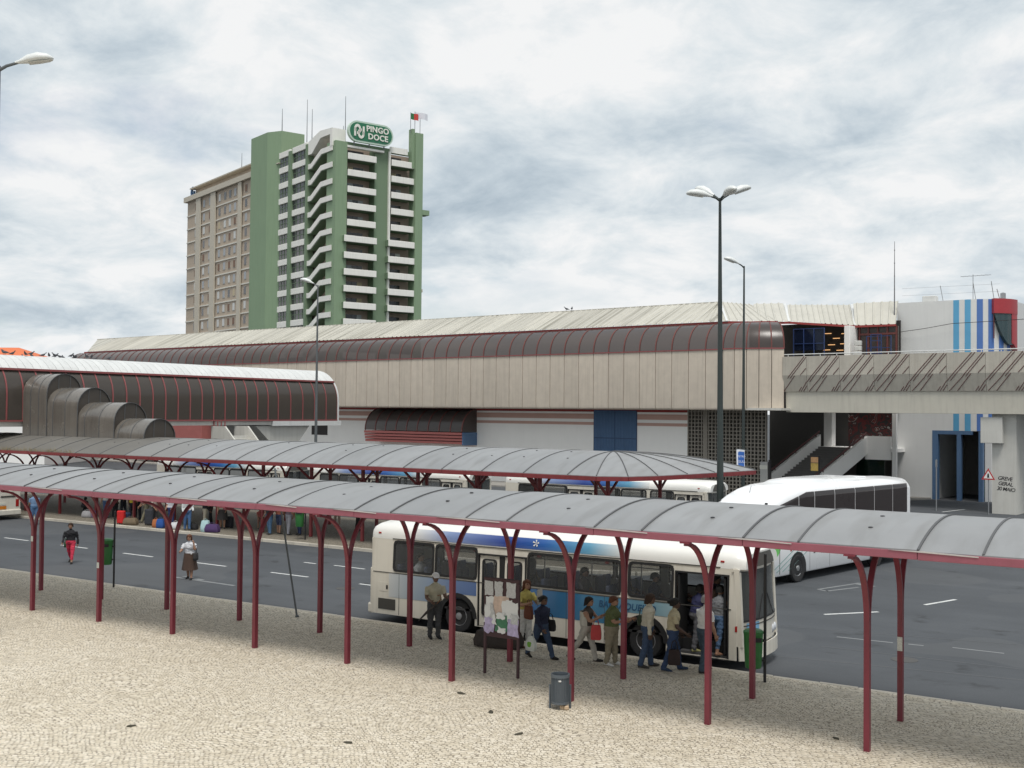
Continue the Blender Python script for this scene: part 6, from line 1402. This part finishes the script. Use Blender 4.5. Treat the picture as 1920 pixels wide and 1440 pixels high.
for px, py, hd, hh, c1, c2, hr, lb, kw in F_:
    person(lb, P0(px, py), R(hd), hh, c1, c2, (.04, .04, .04) if c2[0] < .3 else (.5, .5, .5), 'tan' if hr != 'black' else 'brown', hr, 'short' if hh > 1.64 else 'bob', far=True, group='people waiting on the far platform', **{'arms': ((10, 50, 8), (5, 30, 8)), **kw})
# riders inside the boarding bus
for i, (x, y, hd, c, hr, lb) in enumerate(((-4.4, -.85, 0, (.42, .43, .45), 'brown', 'passenger in grey-white top seated at the rear bus window'), (1.0, -.62, 0, (.16, .15, .16), 'black', 'passenger in charcoal seated at the middle bus window'), (1.75, .42, 0, (.30, .28, .26), 'black', 'passenger in taupe seated on the far side of the bus'), (3.0, -.42, 0, (.03, .04, .10), 'black', 'passenger in navy seated behind the front wheel'), (3.35, .35, 0, (.05, .045, .05), 'black', 'passenger in black at the forward bus window'), (4.62, .68, 0, (.18, .24, .34), 'brown', 'bus driver in light blue shirt at the wheel'))):
    person(lb, (x - 16.0 + .1, 27.56 + y, RZ + 1.17), R(hd), 1.72, c, (.03, .03, .04), (.03, .03, .03), 'tan', hr, 'short', 'short', ((84, 88), (84, 88)), ((20, 50, 6), (20, 50, 6)), 2, far=True, sit=True, group='riders inside the boarding bus')
for x, lb, c in ((2.1, 'standing rider in black seen through the middle bus window', (.03, .028, .03)), (3.7, 'standing rider in dark blue seen through the front bus window', (.035, .05, .09)), (-.9, 'standing rider in grey seen through the rear door glass', (.12, .12, .13))):
    person(lb, (x - 16.0, 27.5, RZ + .72), R(20), 1.68, c, (.03, .03, .035), (.02, .02, .02), 'brown', 'black', 'short', far=True, group='riders inside the boarding bus')
# luggage on the platform
def suitcase(label, px, py, w, d, h, c, rz=0.3):
    t = thing('suitcase', label, 'suitcase', P0(px, py), rz); MB().bbox(-w / 2, w / 2, -d / 2, d / 2, .05, h, .05).build('shell', cloth(c), t)
    b = MB(); b.tube([(-w * .25, 0, h), (-w * .25, 0, h + .12), (w * .25, 0, h + .12), (w * .25, 0, h)], .012, 5); b.build('handle', m_rub, t)
    for sx in (-1, 1):
        for sy in (-1, 1): MB().ball((sx * w * .38, sy * d * .3, .03), .03, .03, .03, 6, 5).build('wheel', m_rub, t)
suitcase('bright red suitcase standing on the platform kerb', 227, 983, .42, .26, .72, (.52, .015, .015)); suitcase('large dark trolley suitcase beside the person in pale pink', 281, 985, .5, .34, .85, (.03, .032, .04)); suitcase('navy suitcase next to the red one', 236, 982, .42, .3, .6, (.02, .035, .08))
suitcase('black suitcase behind the beige blouse', 429, 990, .45, .3, .6, (.02, .02, .026))
for lb, px, py, w, d, h, c, ct in (('brown duffel bag on the platform kerb', 245, 984, .8, .4, .36, (.16, .12, .075), 'bag'), ('orange and red bag on the platform edge', 292, 989, .35, .25, .42, (.42, .14, .05), 'bag'), ('royal blue bag on the platform edge', 301, 990, .42, .3, .46, (.02, .08, .30), 'bag'), ('white round bag on the platform kerb', 329, 992, .46, .36, .34, (.6, .6, .62), 'bag'), ('pale blue carrier bag on the platform kerb', 385, 997, .45, .3, .56, (.42, .60, .62), 'bag'), ('dark purple holdall beside the pale blue bag', 398, 998, .75, .4, .40, (.07, .035, .12), 'bag'), ('grey and white bag beside the crouched figure', 164, 970, .6, .4, .36, (.36, .35, .36), 'bag'), ('lilac bag beside the crouched figure', 173, 970, .36, .3, .38, (.22, .16, .30), 'bag'), ('black backpack lying by the white jacket', 362, 993, .5, .34, .3, (.02, .02, .022), 'bag')):
    bag('travel_bag', lb, ct, P0(px, py), .3, w, d, h, c, .08, .75)
bag('dark_luggage', 'dark bundled luggage on the ground behind the notice board', 'bag', P0(935, 1213), .2, 1.3, .55, .42, (.045, .035, .03), .0, .85)

# ------------------------------------------------------------------ street furniture
m_bing = mat('bin_green', (.03, .155, .038), .4, .12, 4); m_blk2 = mat('black_post', (.012, .012, .013), .45)
m_gb = mat('litter_bin_grey', (.085, .10, .115), .5, .15, 5)
def green_bin(label, post, rz, z0=.72, side=-1, postH=3.0):
    t = thing('green_bin', label, 'litter bin', post, rz, 'green bins on posts')
    MB().tube([(0, 0, 0), (0, 0, postH)], .035, 8).build('post', m_blk2, t, 60)
    b = MB(); b.loft([[(side * (.27) + w * math.cos(R(a)) * (1 if abs(math.cos(R(a))) < .8 else .95), d * math.sin(R(a)), z0 + z) for a in range(0, 360, 20)] for z, w, d in ((0, .18, .15), (.03, .2, .165), (.5, .225, .19), (.78, .235, .20), (.80, .245, .21), (.84, .245, .21), (.88, .2, .17), (.90, .1, .1))], True); b.build('bin_body', m_bing, t, 40)
    MB().box(side * .27 - .15, side * .27 + .15, -.222, -.212, z0 + .62, z0 + .72).build('bin_slot', m_rub, t)
    for z in (z0 + .15, z0 + .6): MB().box(min(0, side * .06), max(0, side * .06), -.05, .05, z, z + .05).build('bracket', m_blk2, t)
    return t
green_bin('green bin on a dark post at the kerb beside the second column', P0(213, 1101), HR, .78, -1, 2.6)
green_bin('green bin on a tall dark post just ahead of the bus', P0(1434, 1279), HR, .33, -1, 2.95)
green_bin('green bin on the far platform beside the orange T-shirt', P0(572, 1012), HR, .62, -1, 1.3)
t = thing('leaning_pole', 'thin grey pole leaning left at the kerb behind the fourth column', 'pole', P0(557, 1157)); lp = Vector((-.9, -.1, 4.4))
MB().tube([(0, 0, 0), lp * .5, lp], .028, 8).build('pole', m_poleL, t, 60); MB().lathe([(.06, 0), (.06, .04), (.03, .07)], 8).build('pole_foot', m_poleL, t)
# round wire litter bin
lb_ = thing('litter_bin', 'grey perforated litter bin with side posts in front of a column', 'litter bin', P0(1050, 1328), 0); lb_.scale = (.78, .78, .80)
n = 28; b = MB()
for k in range(n):
    a = 2 * math.pi * k / n; b.box(.235 * math.cos(a) - .008, .235 * math.cos(a) + .008, .235 * math.sin(a) - .008, .235 * math.sin(a) + .008, .16, .84)
b.lathe([(.225, .20), (.225, .83)], 28, caps=False); bb = b.build('basket', m_gb, lb_); bb['kind'] = 'stuff'
b = MB(); b.loft([[(r * math.cos(2 * math.pi * k / n), r * math.sin(2 * math.pi * k / n), z) for r, z in ((.225, .82), (.255, .82), (.255, .90), (.225, .90))] for k in range(n + 1)], False); b.build('rim', m_gb, lb_)
b = MB(); b.loft([[(r * math.cos(2 * math.pi * k / n), r * math.sin(2 * math.pi * k / n), z) for r, z in ((.215, .14), (.25, .14), (.25, .2), (.215, .2))] for k in range(n + 1)], False); b.build('base_ring', m_gb, lb_)
for s in (-1, 1):
    dx, dy = s * .27 * math.cos(HR), s * .27 * math.sin(HR); MB().box(dx - .022, dx + .022, dy - .022, dy + .022, 0, .62).build('support_post', m_gb, lb_)
MB().lathe([(.21, .2), (.2, .42), (.05, .5)], 16).build('bin_liner', cloth((.045, .05, .055)), lb_)
MB().ball((.1, -.2, .75), .05, .03, .03, 7, 5).build('litter', cloth((.6, .6, .58)), lb_)
for i, (px, py) in enumerate(((1054, 1330), (1062, 1331))):
    o = MB().bbox(-.05, .05, -.04, .04, 0, .09, .02).build('paper_cup', cloth((.48, .36, .24)), None, None, P0(px, py), i * .7); tag(o, ['crumpled brown paper cup under the litter bin', 'pale paper wrapper lying just right of the brown cup'][i], 'litter')
# scraps of litter on the pavement
for i, (px, py, lb) in enumerate(((653, 1393, 'dark scrap of litter near the lower edge, left of centre'), (972, 1377, 'dark scrap of litter on the pavement below the litter bin'), (920, 1336, 'dark leaf scrap on the pavement left of the litter bin'), (865, 1301, 'dark stain-like scrap beside a column foot'), (247, 1362, 'small leaf on the pale pavement at lower left'), (1568, 1385, 'dark scrap of litter left of the rightmost column'))):
    o = MB().loft([[(-.10, -.03, .004), (.02, -.06, .004), (.11, .0, .006), (.03, .05, .004), (-.08, .03, .004)], [(-.08, -.02, .02), (.02, -.04, .03), (.09, .0, .035), (.03, .035, .025), (-.06, .02, .018)]], True).build('litter_scrap', cloth((.05, .045, .03)), None, None, P0(px, py), i * 1.1); tag(o, lb, 'litter')
# notice board with torn papers
nb0, nb1 = P0(909, 1262), P0(971, 1272); md = (nb0 + nb1) / 2; hd_ = math.atan2(nb1.y - nb0.y, nb1.x - nb0.x); hw = (nb1 - nb0).length / 2
nb = thing('notice_board', 'dark wooden notice board covered in torn white posters', 'notice board', md, hd_)
m_nb = mat('board_brown', (.055, .025, .028), .7, .3, 6)
for s in (-1, 1): MB().bbox(s * hw - .03, s * hw + .03, -.03, .03, 0, 2.18, .006).build('leg', m_nb, nb)
MB().bbox(-hw - .02, hw + .02, -.02, .03, .88, 2.22, .01).build('board', m_nb, nb)
MB().bbox(-hw - .03, hw + .03, -.04, .05, 2.2, 2.27, .01).build('cap_rail', m_nb, nb)
m_pap = [mat('poster_paper', (.66, .66, .64), .8, .06, 6), mat('poster_print', (.48, .48, .47), .8, .55, 28), mat('poster_purple', (.42, .36, .52), .8, .6, 14), mat('poster_green', (.06, .18, .10), .8, .5, 9), mat('poster_skin', (.55, .42, .34), .8, .5, 7)]
rq = random.Random(8)
def paper(cx, cz, w, h, mi, layer, tear=.03):
    pts = []
    for k in range(16):
        a = 2 * math.pi * k / 16; sx, sz = math.cos(a), math.sin(a); m_ = max(abs(sx), abs(sz)); pts.append((cx + sx / m_ * w / 2 + rq.uniform(-tear, tear), cz + sz / m_ * h / 2 + rq.uniform(-tear, tear)))
    MB().prism(pts, -.024 - .004 * layer, -.021 - .004 * layer, 'y').build('poster', m_pap[mi], nb)
for i, (cx, w) in enumerate(((-.34, .24), (-.07, .22), (.28, .26))): paper(cx, 2.02, w, .34, 1, 2 + i % 2, .015)
for a in ((-.33, 1.62, .30, .44, 0, 0), (.0, 1.62, .42, .52, 4, 1), (.16, 1.52, .3, .5, 0, 2), (.36, 1.55, .26, .36, 0, 3), (-.36, 1.42, .24, .4, 0, 3), (-.25, 1.5, .12, .3, 1, 5), (-.34, 1.16, .28, .36, 2, 4), (.02, 1.22, .34, .36, 3, 5), (.34, 1.16, .32, .4, 2, 6), (.03, 1.06, .2, .16, 0, 7), (.0, 1.40, .22, .14, 0, 8), (-.18, 1.30, .1, .2, 0, 8), (.38, 1.36, .2, .2, 1, 8)): paper(*a)
